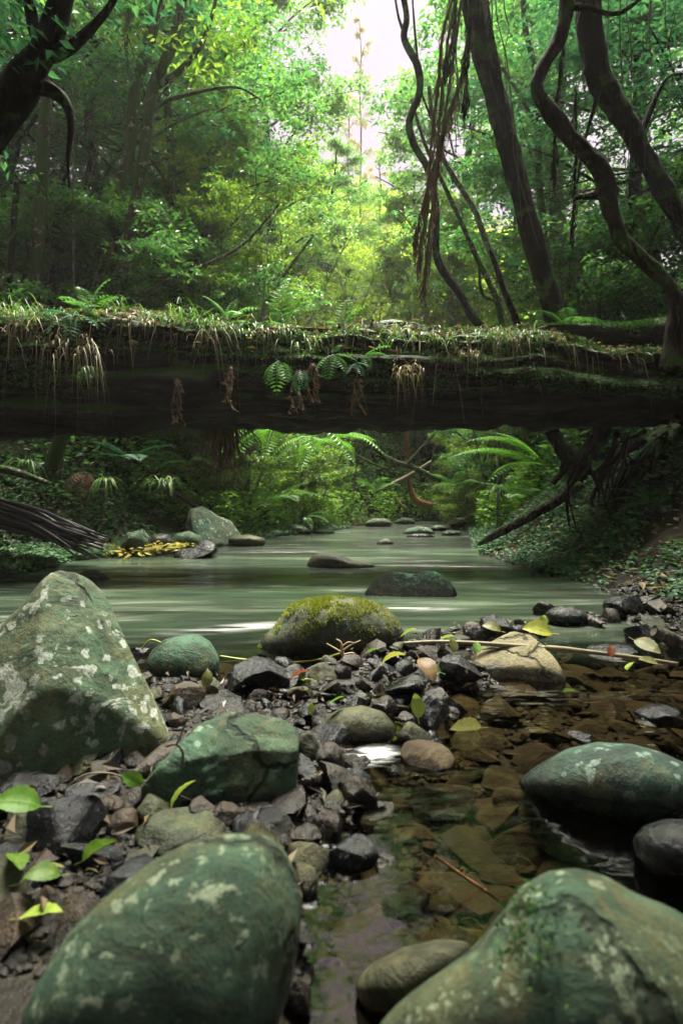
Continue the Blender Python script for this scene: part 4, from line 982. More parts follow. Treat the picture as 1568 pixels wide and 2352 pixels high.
def plant(kind, u, y, sc, lab, name='tree', cat='tree', group='trees of the forest behind the log', rz=None, zs=1.0):
    x = (u - CX) * y / F; z0 = gzr(x, y) - .1
    if name == 'tree' and kind != 'pale': zs = min(1.0, (.6 + .86 * y - z0) / (PH[kind] * sc))
    t = empty(name, (x, y, z0), random.uniform(0, 6.28) if rz is None else rz); t.scale = (sc, sc, sc * zs)
    tr, cr = PROTO[kind]; link('trunk', tr, t); link('crown', cr, t)
    return tag(t, lab, cat, group)
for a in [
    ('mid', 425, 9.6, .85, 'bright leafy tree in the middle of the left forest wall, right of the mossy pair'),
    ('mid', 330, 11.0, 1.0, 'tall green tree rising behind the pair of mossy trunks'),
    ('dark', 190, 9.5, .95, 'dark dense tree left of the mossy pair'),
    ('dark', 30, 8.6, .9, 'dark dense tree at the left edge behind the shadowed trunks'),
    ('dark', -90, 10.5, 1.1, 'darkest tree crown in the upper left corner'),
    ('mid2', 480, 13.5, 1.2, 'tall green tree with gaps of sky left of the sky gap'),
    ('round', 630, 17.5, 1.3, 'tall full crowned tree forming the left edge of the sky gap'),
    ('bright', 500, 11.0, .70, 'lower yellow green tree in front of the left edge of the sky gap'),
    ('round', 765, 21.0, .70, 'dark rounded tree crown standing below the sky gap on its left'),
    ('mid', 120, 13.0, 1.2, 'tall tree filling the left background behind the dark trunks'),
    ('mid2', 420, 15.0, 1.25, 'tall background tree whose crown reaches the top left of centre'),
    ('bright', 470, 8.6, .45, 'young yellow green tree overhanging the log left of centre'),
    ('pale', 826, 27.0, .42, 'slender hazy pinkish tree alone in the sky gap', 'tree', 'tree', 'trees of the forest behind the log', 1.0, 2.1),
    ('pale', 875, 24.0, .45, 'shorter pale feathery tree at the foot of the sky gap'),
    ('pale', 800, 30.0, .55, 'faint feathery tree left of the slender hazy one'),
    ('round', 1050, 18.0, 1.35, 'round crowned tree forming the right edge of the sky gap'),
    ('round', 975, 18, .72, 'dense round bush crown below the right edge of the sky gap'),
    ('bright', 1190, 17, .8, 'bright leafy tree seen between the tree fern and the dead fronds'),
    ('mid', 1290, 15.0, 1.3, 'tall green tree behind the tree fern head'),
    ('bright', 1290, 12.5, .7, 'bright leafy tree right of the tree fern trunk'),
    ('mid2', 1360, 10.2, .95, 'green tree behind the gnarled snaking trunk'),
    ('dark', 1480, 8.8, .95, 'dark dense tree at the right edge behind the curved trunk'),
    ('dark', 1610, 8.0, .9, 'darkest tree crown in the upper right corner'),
    ('mid', 1420, 12.5, 1.2, 'tall tree filling the right background'),
    ('bright', 900, 17.0, .36, 'small sunlit tree at the end of the valley, right of centre'),
    ('bright', 800, 15.5, .36, 'small sunlit tree at the end of the valley, left of centre'),
    ('bright', 1040, 14.5, .5, 'sunlit young tree left of the hanging dead fronds'),
    ('bright', 690, 13.5, .42, 'yellow green young tree low down, just left of the valley end'),
]: plant(*a)
for a in [
    ('shrub2', 350, 7.9, 1.0, 'low dark green shrub behind the log at the mossy pair'),
    ('shrub', 500, 7.8, .55, 'pale green shrub behind the log left of centre'),
    ('shrub', 690, 8.8, .42, 'pale green shrub behind the middle of the log'),
    ('shrub2', 600, 9.8, .5, 'green shrub on the left bank above the far stones'),
    ('shrub', 730, 10.4, .42, 'light green bush overhanging the far left waterline'),
    ('shrub', 800, 12.4, .6, 'sunlit shrub at the end of the stream, left of the broken red trunk'),
    ('shrub', 900, 13.4, .6, 'sunlit shrub behind the broken red trunk'),
    ('shrub2', 985, 13.4, .6, 'green shrub right of the broken red trunk'),
    ('shrub', 1080, 11.0, .55, 'pale green shrub on the far right bank'),
    ('shrub2', 1170, 9.6, .55, 'green shrub under the leaning slender trunks'),
    ('shrub', 1230, 8.6, .5, 'bright shrub at the foot of the tree fern'),
    ('shrub2', 1320, 8.2, .95, 'dim shrub behind the split log at right'),
    ('shrub2', 1450, 8.0, .95, 'dark shrub behind the split log near the right edge'),
    ('shrub2', 150, 8.0, 1.1, 'dark shrub among the shadowed left trunks'),
    ('shrub2', 0, 7.4, 1.0, 'dark shrub at the left edge behind the log'),
    ('shrub', 1075, 9.3, .32, 'small pale bush at the right waterline beneath the log'),
]: plant(*a, name='shrub', cat='shrub', group='shrubs along the banks behind the log')

# sunlit thicket on the rising valley floor, one far mass
def thicket(n, per):
    g = np.random.default_rng(61); y = g.uniform(12.8, 33, n); u = g.uniform(380, 1330, n); x = (u - CX) * y / F
    ok = ~((x > np.interp(y, YL, XL) - .3) & (x < np.interp(y, YR, XR) + .3)); x, y = x[ok], y[ok]
    hgt = np.array([max(.05, .5 + noise.fractal(Vector((a * .45, b * .45, 7.0)), .8, 2, 4)) for a, b in zip(x, y)])
    z = gz(x, y) + hgt * 2.6 * g.random(len(x)) ** .6
    V, Ft = leaf_cloud(np.stack([x, y, z], 1), per,   .30, .18, .075, g, .5)
    return mesh_from('hillside_thicket', V, Ft, M['leaf_sun'], False)
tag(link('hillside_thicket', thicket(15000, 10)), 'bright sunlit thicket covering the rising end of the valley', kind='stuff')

# ------------------------------------------------------------------ unseen trees added round the camera, their crowns shading the foreground
PROTO['shade_canopy'] = grow(9, 9.0, .55, 3.1, 4000, 8, .12, .055, 'leaf_mid', 'bark_dark', .13, .5)
for a in [
    (-3.2, 0.6, 1.0, 'unseen spreading tree added for shade on the left bank beside the viewpoint'),
    (-3.6, 2.0, 1.0, 'unseen spreading tree added for shade on the left bank leaning over the pyramid boulder'),
    (3.3, 0.9, 1.0, 'unseen spreading tree added for shade on the right bank beside the viewpoint'),
    (3.6, 2.2, 1.0, 'unseen spreading tree added for shade on the right bank above the stony shore'),
    (-1.4, -2.2, .95, 'unseen spreading tree added for shade on the bank behind the viewpoint to the left'),
    (1.7, -2.4, 1.0, 'unseen spreading tree added for shade on the bank behind the viewpoint to the right'),
    (0.2, -5.4, 1.1, 'unseen tall spreading tree added for shade far behind the viewpoint'),
    (0.4, -0.9, .9, 'unseen spreading tree added for shade just behind the viewpoint'),
    (-4.8, -3.0, 1.1, 'unseen spreading tree added for shade on the left bank well behind the viewpoint'),
    (5.0, -3.0, 1.1, 'unseen spreading tree added for shade on the right bank well behind the viewpoint'),
]:
    t = empty('tree', (a[0], a[1], gzr(a[0], a[1]) - .1), random.uniform(0, 6.28)); t.scale = (a[2],) * 3
    link('trunk', PROTO['shade_canopy'][0], t); link('crown', PROTO['shade_canopy'][1], t); tag(t, a[3], 'tree', 'unseen shade trees round the viewpoint')

# ------------------------------------------------------------------ ferns
def frond_mesh(name, L, n, width, droop, mat, bip=True, curl=0.0, seed=1):
    """arched frond along +X: stalk, pinnae pairs, each pinna cut into pinnules"""
    g = np.random.default_rng(seed); A = Acc(); tri = []
    xs = np.linspace(0, 1, 16); rach = np.stack([xs * L * (1 - .12 * droop * xs), 0 * xs, L * droop * (0.55 * xs - 0.95 * xs ** 2.2)], 1)
    V, Fq = tube(rach, np.linspace(.010, .0015, 16) * (L / 1.0) ** .6, 4, 1, cap=False); A.add(V, Fq)
    pos, d, nr, Ls, Ws = [], [], [], [], []
    for k in range(n):
        f = .10 + .89 * (k + .5) / n; p = np.array([np.interp(f, xs, rach[:, j]) for j in range(3)]); q = np.array([np.interp(min(1, f + .02), xs, rach[:, j]) for j in range(3)])
        tg = unit(q - p) if f < .975 else unit(p - rach[-3])
        pl = width * L * (math.sin(math.pi * min(1, (f + .06) ** .75)) ** .8 + .04) * g.uniform(.9, 1.08)
        for s in (-1, 1):
            up = unit(np.cross(tg, np.array([0, 1.0, 0]))); up = up if up[2] > 0 else -up
            dv = unit(np.array([0, s, 0.0]) + tg * .38 + up * (.10 - .18 * droop) - up * curl)
            if not bip:
                pos.append(p); d.append(dv); nr.append(up); Ls.append(pl); Ws.append(L * .9 / n * .62); continue
            m = max(5, int(10 * min(1, pl / (.16 * L))))
            for j in range(m):
                h = (j + .5) / m; c = p + dv * pl * h - up * pl * .14 * h * h
                pn = L * .9 / n * (1 - h) ** .6 * .40 + .002
                for e in (-1, 1):
                    pos.append(c); d.append(dv * .55 + tg * e * .85); nr.append(up + g.normal(0, .12, 3)); Ls.append(pn); Ws.append(pl / m * .85)
            pos.append(p + dv * pl * .72 - up * pl * .07); d.append(dv - up * .25); nr.append(up); Ls.append(pl * .28); Ws.append(pl * .05)
    V, Ft = leaves(np.array(pos), np.array(d), np.array(nr), np.array(Ls), np.array(Ws), .08)
    Fq4 = np.concatenate([np.stack([Ft[:, 0], Ft[:, 1], Ft[:, 2], Ft[:, 2]], 1)], 0)
    va, fa = A.get()
    tris = np.vstack([fa[:, [0, 1, 2]], fa[:, [0, 2, 3]], Ft + len(va)])
    return mesh_from(name, np.vstack([va, V]), tris, mat, False)
FR = {
    'green': [frond_mesh('frond', 1.0, 15, .26, d, M['fern'], False, c, s) for s, d, c in ((1, .5, 0), (2, .6, .05), (3, .85, .1))],
    'teal': [frond_mesh('frond', 1.0, 14, .28, .45, M['fern_teal'], False, 0, s) for s in (4, 5)],
    'dead': [frond_mesh('frond', 1.0, 11, .17, .9, M['fern_dead'], False, .45, s) for s in (6, 7)],
    'small': [frond_mesh('frond', 1.0, 9, .30, d, M['fern'], False, 0, s) for s, d in ((21, .4), (22, .5), (23, .6))],
    'small_teal': [frond_mesh('frond', 1.0, 9, .30, .5, M['fern_teal'], False, 0, s) for s in (24, 25)],
    'big': [frond_mesh('frond', 1.0, 20, .22, d, M['fern_bright'], False, .05, s) for s, d in ((8, .5), (9, .75), (12, .6))],
    'bracken': [frond_mesh('frond', 1.0, 15, .17, .6, M['fern'], False, .05, s) for s in (10, 11)],
}
def fern(loc, kind, fronds, lab, name='fern', cat='fern', group='ferns on the log and banks', stem=None):
    """fronds: (heading deg (0 = +X, 90 = away, -90 = towards camera), pitch deg, length)"""
    t = empty(name, loc)
    for i, (hd, pt, ln) in enumerate(fronds):
        o = link('frond', FR[kind][i % len(FR[kind])], t, (0, 0, 0), None, ln)
        o.rotation_euler = (Matrix.Rotation(R(hd), 3, 'Z') @ Matrix.Rotation(R(-pt), 3, 'Y')).to_euler()
    return tag(t, lab, cat, group)
def on_log(u, v, y=None):
    """where the line through survey point (u, v) meets the front of the log"""
    yy = 4.75 if y is None else y
    if y is None:
        for _ in range(4):
            x = (u - CX) * yy / F; z = H - (v - CY) * yy / F; yc, zt, zb = log_prof(x); rz = (zt - zb) / 2; q = max(-.98, min(.98, (z - (zt + zb) / 2) / rz))
            yy = yc - LOGDEP * (1 - abs(q) ** 1.22) ** .82 - .02 if abs(q) < 1 else yc
        yc = log_y((u - CX) * yy / F); yy = min(yy, yc - .26) - .13
    return P(u, v, yy)
fern(on_log(205, 712, 4.6), 'small', [(30, 66, .36), (170, 30, .32), (-10, 30, .30), (-120, 10, .24), (140, 62, .30)], 'upright green fern on top of the log at the left, below the mossy pair')
fern(on_log(165, 725), 'small_teal', [(-25, -15, .30), (-70, -45, .30), (-130, -35, .28), (180, 10, .26), (40, 40, .22)], 'blue green fern drooping over the log edge at the left')
fern(on_log(525, 735, 4.7), 'small', [(165, 50, .34), (20, 35, .30), (-60, 10, .26), (60, 70, .24)], 'pale sunlit fern on top of the log left of its middle')
fern(on_log(590, 748, 4.6), 'green', [(175, 12, .26), (-5, 8, .26), (-60, -5, .18)], 'low fern lying along the log top beside the pale splinter')
fern(on_log(645, 745, 4.8), 'small', [(80, 80, .42), (140, 62, .30), (20, 50, .24)], 'tall narrow fern standing above the middle of the log')
fern(on_log(790, 755, 4.75), 'small', [(75, 72, .34), (-10, 55, .28), (20, 35, .26), (160, 30, .20)], 'bright fern standing on the log left of the broken chunk')
fern(on_log(640, 828), 'small', [(-60, -45, .25), (-95, -65, .28), (-140, -50, .24)], 'green fern hanging on the dark face of the log, left of the middle')
fern(on_log(765, 815), 'small', [(-50, -40, .22), (-110, -55, .25), (-150, -35, .22), (-20, -10, .2), (60, 50, .16)], 'rosette fern with spread fronds on the log face at the middle')
fern(on_log(815, 835), 'small_teal', [(-60, -40, .16), (-140, -40, .16), (-30, -10, .14)], 'tiny fern just right of the rosette fern on the log face')
fern(on_log(835, 818), 'small', [(12, 28, .25), (-30, 5, .2), (-70, -40, .18)], 'light green fern pointing right, above the tiny fern')
fern(on_log(690, 848), 'small_teal', [(-60, -60, .18), (-120, -70, .2)], 'slim dark fern hanging right of the hanging green fern')
for u, v, ln, lab in [(528, 840, .27, 'curled brown dead frond hanging on the log above the root skirt'), (815, 870, .20, 'short brown dead frond hanging below the rosette fern'),
                      (690, 850, .24, 'brown dead frond hanging beside the slim dark fern'), (405, 870, .26, 'brown dead frond hanging on the log left of the root skirt'), (720, 835, .22, 'brown dead frond between the slim fern and the rosette fern')]:
    gd = np.random.default_rng(int(u)); A = Acc(); p0 = on_log(u, v); 
    for q in range(3):
        pts = [Vector((gd.normal(0, .012), 0, 0))]
        for j in range(5): pts.append(pts[-1] + Vector((gd.normal(0, .018), gd.normal(-.006, .008), -ln * 1.25 / 5 * gd.uniform(.7, 1.2))))
        V_, F_ = tube(pts, [.003] * 5 + [.001], 4, 3, cap=False); A.add(V_, F_)
        cc, _ = catmull(pts, [.01] * 6, 4)
        for c_ in cc:
            for e in (-1, 1):
                if gd.random() < .3: continue
                d_ = Vector((e * gd.uniform(.2, 1), gd.normal(-.3, .3), -gd.uniform(.4, 1.3))).normalized() * gd.uniform(.015, .045); w_ = Vector((.003, .002, .004)) * gd.uniform(.6, 1.8); c_v = Vector(c_)
                A.add(np.array([(c_v - w_)[:], (c_v + w_)[:], (c_v + d_ + w_ * .4)[:], (c_v + d_ - w_ * .4)[:]]), np.array([[0, 1, 2, 3]]))
    tag(link('dead_frond', A.mesh('dead_frond', M['fern_dead'], smooth=False), loc=p0), lab, 'dead frond', 'dead fronds hanging on the log')
# banks
fern(P(1300, 752, 6.0), 'green', [(100, 45, .50), (40, 28, .5), (-20, 15, .45), (160, 40, .45), (-90, 10, .4), (70, 60, .45)], 'bushy fern behind the split log at the foot of the tree fern')
fern(P(1250, 1072, 6.0), 'big', [(188, 16, 1.05), (176, 34, .9), (205, 0, .8), (150, 45, .7)], 'large arching green frond fern reaching left from the right bank')
fern(P(640, 975, 6.3), 'big', [(-60, -12, .95), (-25, -8, 1.0), (0, 2, .95), (-95, -20, .85), (215, -15, .9), (190, 0, .8), (-130, -25, .85), (30, 10, .8)], 'big tree fern crown hanging just under the log beside the root skirt', 'tree_fern')
fern(P(740, 1010, 7.4), 'big', [(-60, -12, .9), (-20, 0, .95), (-110, -20, .9), (20, 10, .8), (200, -8, .85), (-150, -15, .8)], 'second tree fern crown behind the first, nearer the stream', 'tree_fern')
fern(P(300, 1055, 6.1), 'teal', [(170, 30, .55), (200, 10, .45), (-60, 5, .5), (20, 28, .5)], 'blue green fern on the left bank under the log')
fern(P(430, 1065, 7.0), 'green', [(160, 30, .5), (20, 30, .6), (-30, 10, .5), (-120, 0, .5)], 'green fern on the left bank beside the root skirt')
fern(P(640, 1150, 7.6), 'green', [(-60, 10, .6), (-20, 15, .7), (-110, 5, .5), (30, 40, .5), (170, 30, .5)], 'light green fern trailing to the far left waterline')
fern(P(700, 1190, 8.0), 'bracken', [(-35, 5, .45), (-70, -10, .4), (10, 20, .4)], 'narrow fern dipping into the far left waterline')
fern(P(1490, 1160, 4.5), 'bracken', [(175, 15, .36), (200, 0, .34), (150, 35, .34), (-60, 0, .3), (100, 50, .3), (30, 30, .3)], 'dark glossy fern on the right bank near the edge')
fern(P(1355, 1195, 5.0), 'bracken', [(165, 30, .22), (110, 50, .22), (40, 35, .22), (-90, 10, .18)], 'small bright fern on the right bank beside the pole')
fern(P(1190, 1150, 6.4), 'green', [(150, 35, .5), (90, 50, .5), (30, 30, .45), (-120, 15, .45)], 'green fern low on the right bank behind the dark plank')
fern(P(200, 1085, 5.9), 'dead', [(-110, -30, .5), (-80, -40, .5), (-60, -35, .45), (-130, -25, .4)], 'rust brown dead fern collapsed on the left bank')
fern(P(1045, 1120, 8.4), 'green', [(140, 35, .5), (60, 45, .5), (-20, 20, .5), (-140, 10, .5)], 'distant green fern on the right bank under the big frond')
fern(P(860, 1130, 10.5), 'green', [(-140, 30, .6), (-40, 25, .6), (60, 45, .6), (150, 40, .6)], 'distant fern near the end of the stream')

# ------------------------------------------------------------------ grass tufts
def tuft(loc, n, L, lab, mat='grass', hang=0.4, w=.0034, g=np.random.default_rng(5), lean=0.0, group='grass tufts on the log'):
    A = Acc()
    for _ in range(int(n * 1.7)):
        o_ = np.array([g.normal(0, .3 * L), g.normal(0, .05), g.normal(0, .12 * L)]) * (1 if group.startswith('grass') else .2)
        a = g.uniform(0, 6.28); ln = L * g.uniform(.35, 1.25); out = g.uniform(.25, .8); hg = hang * g.uniform(.3, 1.6)
        dv = np.array([math.cos(a) + lean, math.sin(a) - .35, 0]); dv /= np.linalg.norm(dv) + 1e-6; sd = np.array([-dv[1], dv[0], 0]) * w * g.uniform(.6, 1.2)
        vv = []
        for k in range(6):
            f = k / 5; p = dv * ln * out * f + np.array([0, 0, ln * (.75 * f * (1 - hg * .2) - (.55 + hg) * f ** 2.3)]); ww = 1 - f ** 2 * .95
            vv += [o_ + p - sd * ww, o_ + p + sd * ww]
        A.add(np.array(vv), np.array([[2 * k, 2 * k + 1, 2 * k + 3, 2 * k + 2] for k in range(5)]))
    o = link('grass_tuft', A.mesh('grass_tuft', M[mat], smooth=True), loc=loc)
    return tag(o, lab, 'grass', group)
for u, v, n, L, m, hg, lab in [
    (40, 725, 40, .30, 'grass', .3, 'arching green grass tuft on the log nearest the left edge'),
    (80, 760, 46, .36, 'straw', 1.1, 'long dry grass tuft hanging below the leftmost green tuft'),
    (180, 800, 40, .34, 'straw', 1.2, 'dry pale grass tuft hanging left on the log face'),
    (245, 712, 26, .24, 'grass', .2, 'green grass tuft beside the upright fern'),
    (205, 860, 30, .17, 'grass', .7, 'small dark green tuft low on the left log face'),
    (420, 728, 34, .24, 'grass', .2, 'sunlit grass tuft on the log left of the pale fern'),
    (478, 745, 40, .26, 'grass', .5, 'dense bright grass tuft spilling over the log beside the pale fern'),
    (465, 775, 36, .30, 'straw', 1.1, 'dry tuft hanging beneath the dense bright tuft'),
    (560, 770, 26, .22, 'grass', .7, 'green tuft hanging right of the dense bright tuft'),
    (715, 790, 18, .20, 'grass', .6, 'thin tuft on the log edge above the rosette fern'),
    (905, 785, 16, .24, 'grass', .1, 'few upright blades on the log below the broken chunk'),
    (935, 850, 34, .19, 'straw', 1.2, 'mixed dry tuft hanging on the log face right of the middle'),
    (1020, 785, 26, .20, 'grass', .4, 'short green tuft on the log edge right of the broken chunk'),
    (1075, 810, 18, .20, 'straw', 1.0, 'sparse dry strands hanging right of the short green tuft'),
    (1130, 775, 40, .26, 'grass', .9, 'full drooping green tuft on the log right of the middle'),
    (1165, 785, 26, .26, 'straw', 1.1, 'dry blades hanging within the full drooping tuft'),
    (1225, 775, 26, .25, 'grass', .9, 'last green tuft before the right end of the log'),
    (1265, 775, 18, .20, 'straw', .8, 'pale dry tuft at the start of the split log'),
    (330, 740, 30, .20, 'straw', .6, 'dry brown tuft on the log left of the sunlit tuft'),
    (620, 765, 22, .16, 'straw', .6, 'dry short tuft beside the low lying fern')]:
    tuft(on_log(u, v), n, L, lab, m, hg)
tuft(P(375, 1120, 5.9), 30, .45, 'strap leaved green tuft on the left bank', 'grass', .3, .012, group='bank tufts')
tuft(P(240, 1110, 5.4), 22, .30, 'small grass tuft on the left bank near the dead fern', 'grass', .4, .008, group='bank tufts')
tuft(P(1150, 1130, 7.5), 34, .5, 'drooping grass tuft on the right bank below the big frond', 'grass', .4, .012, group='bank tufts')
tuft(P(60, 1070, 5.5), 24, .35, 'shaded grass tuft under the log at the left edge', 'grass', .4, .010, group='bank tufts')

# ------------------------------------------------------------------ bank cover (uncountable)
def on_bank(n, g, d0, d1, y0, y1, side):
    y = g.uniform(y0, y1, n); d = d0 + (d1 - d0) * g.random(n) ** 1.2
    x = np.where(side < 0, np.interp(y, YL, XL) - d, np.interp(y, YR, XR) + d)
    return x, y
def cover(name, lab, n, mat, L0, L1, d0, d1, y0, y1, seed, lift=.03, tilt=.6, asp=.75, side=None, clump=0.0, parent=None):
    g = np.random.default_rng(seed); sd = g.choice([-1, 1], n) if side is None else np.full(n, side)
    x, y = on_bank(n, g, d0, d1, y0, y1, sd)
    if clump:
        m = np.array([noise.fractal(Vector((a * 1.4, b * 1.4, seed)), .8, 2, 3) for a, b in zip(x, y)]) > g.normal(-.1 + clump * .2, .18, n)
        x, y = x[m], y[m]
    z = gz(x, y); nz = np.array([noise.fractal(Vector((a * .9, b * .9, 3.3)), .9, 2, 4) for a, b in zip(x, y)]); z = z + nz * .16 * sstep(z, .05, .5)
    k = len(x); pos = np.stack([x, y, z + g.random(k) * lift], 1)
    L = g.uniform(L0, L1, k)
    V, Ft = leaves(pos, rand_dirs(k, -.35, .35, g), np.array([0, -.35, 1]) + rand_dirs(k, g=g) * tilt, L, L * asp, .15)
    return tag(link(name, mesh_from(name, V, Ft, M[mat], False), parent), lab, kind='stuff')
cover('ground_cover', 'low creeping leaves carpeting both stream banks', 130000, 'cover', .022, .05, -.02, 2.8, 2.6, 9.5, 1, .06, .6, .8, clump=-.3)
cover('leaf_litter', 'brown fallen leaves strewn over both banks', 9000, 'litter', .04, .10, .05, 3.5, 2.6, 11, 2, .04, .8, .4)
cover('undergrowth', 'knee high leafy undergrowth on the forest floor', 60000, 'leaf_mid', .05, .11, .7, 6.0, 5.6, 15, 3, .9, .9, .45, clump=.35)
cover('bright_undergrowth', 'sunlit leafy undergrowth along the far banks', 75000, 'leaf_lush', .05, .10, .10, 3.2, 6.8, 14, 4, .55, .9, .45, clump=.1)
g = np.random.default_rng(44)
def patch(name, lab, uvs, n, mat, L0, L1, y, sp):
    c = np.array([P(u, v, y)[:] for u, v in uvs]); k = g.integers(0, len(c), n); pos = c[k] + g.normal(0, 1, (n, 3)) * np.array(sp)
    pos[:, 2] = np.maximum(pos[:, 2], np.maximum(gz(pos[:, 0], pos[:, 1]), .0) + .015 + .03 * g.random(n))
    L = g.uniform(L0, L1, n); V, Ft = leaves(pos, rand_dirs(n, -.3, .3, g), np.array([0, -.3, 1]) + rand_dirs(n, g=g) * .6, L, L * .42, .15)
    tag(link(name, mesh_from(name, V, Ft, M[mat], False)), lab, kind='stuff')
patch('yellow_leaf_litter', 'drift of yellow fallen leaves at the left waterline among the bank rocks', [(265, 1270), (300, 1268), (340, 1266), (375, 1260), (400, 1250), (330, 1255)], 420, 'litter_y', .04, .10, 5.55, (.10, .14, .015))

# thin stems of the thicket
A = Acc()
for k in range(240):
    y = g.uniform(7.2, 13); u = g.uniform(520, 1330) if k % 3 else g.uniform(0, 1560); x = (u - CX) * y / F
    if np.interp(y, YL, XL) - .2 < x < np.interp(y, YR, XR) + .2: continue
    h = g.uniform(1.6, 4.2); b = np.array([x, y, gzr(x, y)]); l = g.normal(0, .25, 2)
    p = [b, b + np.array([l[0] * h * .4 + g.normal(0, .1), l[1] * h * .3, h * .45]), b + np.array([l[0] * h + g.normal(0, .15), l[1] * h * .6, h])]
    V, Fq = tube(p, [.018, .013, .004], 5, 4, cap=False); A.add(V, Fq)
    for j in range(3):
        s = g.uniform(.4, .9); q = p[1] * (1 - s) + p[2] * s; e = q + np.array([g.normal(0, .45), g.normal(0, .3), g.uniform(.1, .6)])
        V, Fq = tube([q, (q + e) / 2 + g.normal(0, .06, 3), e], [.009, .006, .003], 4, 3, cap=False); A.add(V, Fq)
tag(link('thicket_stems', A.mesh('thicket_stems', M['bark_grey'])), 'tangle of thin bare stems in the thicket behind the log', kind='stuff')

# ------------------------------------------------------------------ fallen wood
def limb(name, lab, uvw, y, mat, dy=0.0, kids=(), cat='branch', seg=8, rough=.2, seed=1):
    pts, r = wpts(uvw, y, dy); base = pts[0].copy()
    t = empty(name, base) if kids else None
    V, Fq = tube(pts, r, seg, 6, rough, seed)
    o = link('limb' if kids else name, mesh_from(name, V - np.array(base[:]), Fq, M[mat]), t, None if t else base)
    for b in kids:
        bp, br = wpts(b, y + dy * .5); V, Fq = tube(bp, br, 6, 6, rough, seed + 3); link('side_branch', mesh_from('side_branch', V - np.array(base[:]), Fq, M[mat]), t)
    return tag(t or o, lab, cat)
limb('broken_trunk', 'broken red brown trunk standing at the far end of the stream', [(930, 960, 8), (934, 1010, 9), (938, 1060, 10), (940, 1110, 12), (955, 1150, 18), (1000, 1162, 10)], 10.8, 'bark_red', cat='trunk')
limb('fallen_branch', 'mossy forked branch leaning over the far stream left of the red trunk', [(830, 985, 8), (862, 1030, 10), (905, 1060, 12), (950, 1075, 13), (1010, 1105, 16)], 9.8, 'bark_moss', kids=[[(905, 1060, 9), (880, 1075, 7), (790, 1030, 5), (760, 1005, 4)], [(930, 1070, 8), (985, 1010, 6), (1010, 980, 4)]])
limb('fallen_branch', 'bare tan branch propped across the red trunk', [(862, 1130, 7), (900, 1112, 9), (940, 1092, 9), (990, 1060, 6)], 10.6, 'twig')
limb('fallen_branch', 'thin curved twig leaning beside the base of the red trunk', [(905, 1140, 6), (915, 1155, 6), (935, 1170, 5)], 10.7, 'twig')
limb('plank', 'dark weathered plank sloping from the right bank into the water', [(1098, 1250, 12), (1150, 1222, 20), (1210, 1190, 24), (1280, 1150, 24), (1335, 1112, 20)], 5.6, 'bark_brown', dy=-.3, cat='plank', seg=6)
limb('pole', 'thin pale pole leaning on the right bank', [(1290, 1275, 7), (1340, 1250, 8), (1390, 1222, 8), (1445, 1188, 7)], 4.6, 'twig', cat='pole')
limb('bank_root', 'dark root arching down the left bank to the lichened boulder', [(300, 1050, 10), (350, 1085, 14), (385, 1125, 14), (430, 1150, 12), (462, 1172, 8)], 6.6, 'bark_dark', cat='root')
limb('bank_root', 'mossy root lying along the left bank at the edge', [(-60, 1085, 16), (0, 1078, 18), (60, 1092, 18), (110, 1110, 10)], 5.0, 'bark_moss', cat='root')
limb('mossy_stump', 'short mossy trunk under the log at the left', [(150, 990, 34), (138, 1020, 34), (128, 1060, 36), (120, 1100, 44)], 5.6, 'bark_moss', cat='stump', seg=12)
limb('root_buttress', 'twisted dark roots under the right end of the log', [(1262, 985, 34), (1285, 1020, 34), (1310, 1055, 44), (1335, 1095, 50), (1345, 1140, 60)], 5.6, 'bark_dark', kids=[[(1310, 1050, 26), (1290, 1080, 20), (1268, 1110, 14)], [(1330, 1070, 30), (1370, 1010, 40), (1385, 960, 60)], [(1340, 1100, 30), (1400, 1080, 34), (1470, 1010, 50)], [(1345, 1110, 24), (1360, 1160, 20), (1368, 1200, 12)]], cat='root', seg=12, rough=.35)
g = np.random.default_rng(91)
rr = empty('root_tangle', P(1460, 1090, 4.9))
for k in range(34):
    u = g.uniform(1340, 1580); v = g.uniform(985, 1080); L = g.uniform(60, 190)
    pts, r = wpts([(u, v, g.uniform(4, 16)), (u - g.uniform(0, 60), v + L * .45, g.uniform(4, 12)), (u - g.uniform(10, 110), v + L, 3)], 4.9 + g.uniform(-.15, .25), -.1)
    V, Fq = tube(pts, r, 6, 5, .3, k, cap=False); link('root', mesh_from('root', V - np.array(rr.location[:]), Fq, M['bark_dark' if k % 4 else 'bark_brown']), rr)
tag(rr, 'tangle of dead roots covering the steep right bank under the log', 'roots')
# bundle of black stalks (fallen tree fern) on the left bank
bn = empty('fallen_tree_fern', P(60, 1190, 4.9))
for k in range(60):
    f = g.random(); e = g.random(); y = 4.95 - .35 * e
    a = P(-140 + g.normal(0, 10), 1105 + 70 * f, y + .1); m = P(40 + g.normal(0, 8), 1160 + 65 * f, y); q = P(165 + 90 * g.random(), 1228 + 58 * g.random() * (.3 + f), y - .05 - .1 * g.random())
    V, Fq = tube([a, m, (m + q) / 2 + Vector((0, 0, .02)), q], [.012, .014, .012, .006], 6, 4, .3, k); link('stalk', mesh_from('stalk', V - np.array(bn.location[:]), Fq, M['black_stalk']), bn)
tag(bn, 'bundle of black fallen tree fern stalks on the left bank by the water', 'fern trunk')
limb('stick', 'long straight stick lying across the gravel and the pale cracked block', [(925, 1478, 9), (1010, 1474, 10), (1120, 1479, 10), (1240, 1488, 11), (1270, 1489, 13), (1400, 1503, 11), (1555, 1525, 9)], 2.05, 'twig', dy=-.12, cat='stick', kids=[[(1256, 1489, 6), (1254, 1481, 5), (1250, 1478, 3)]])
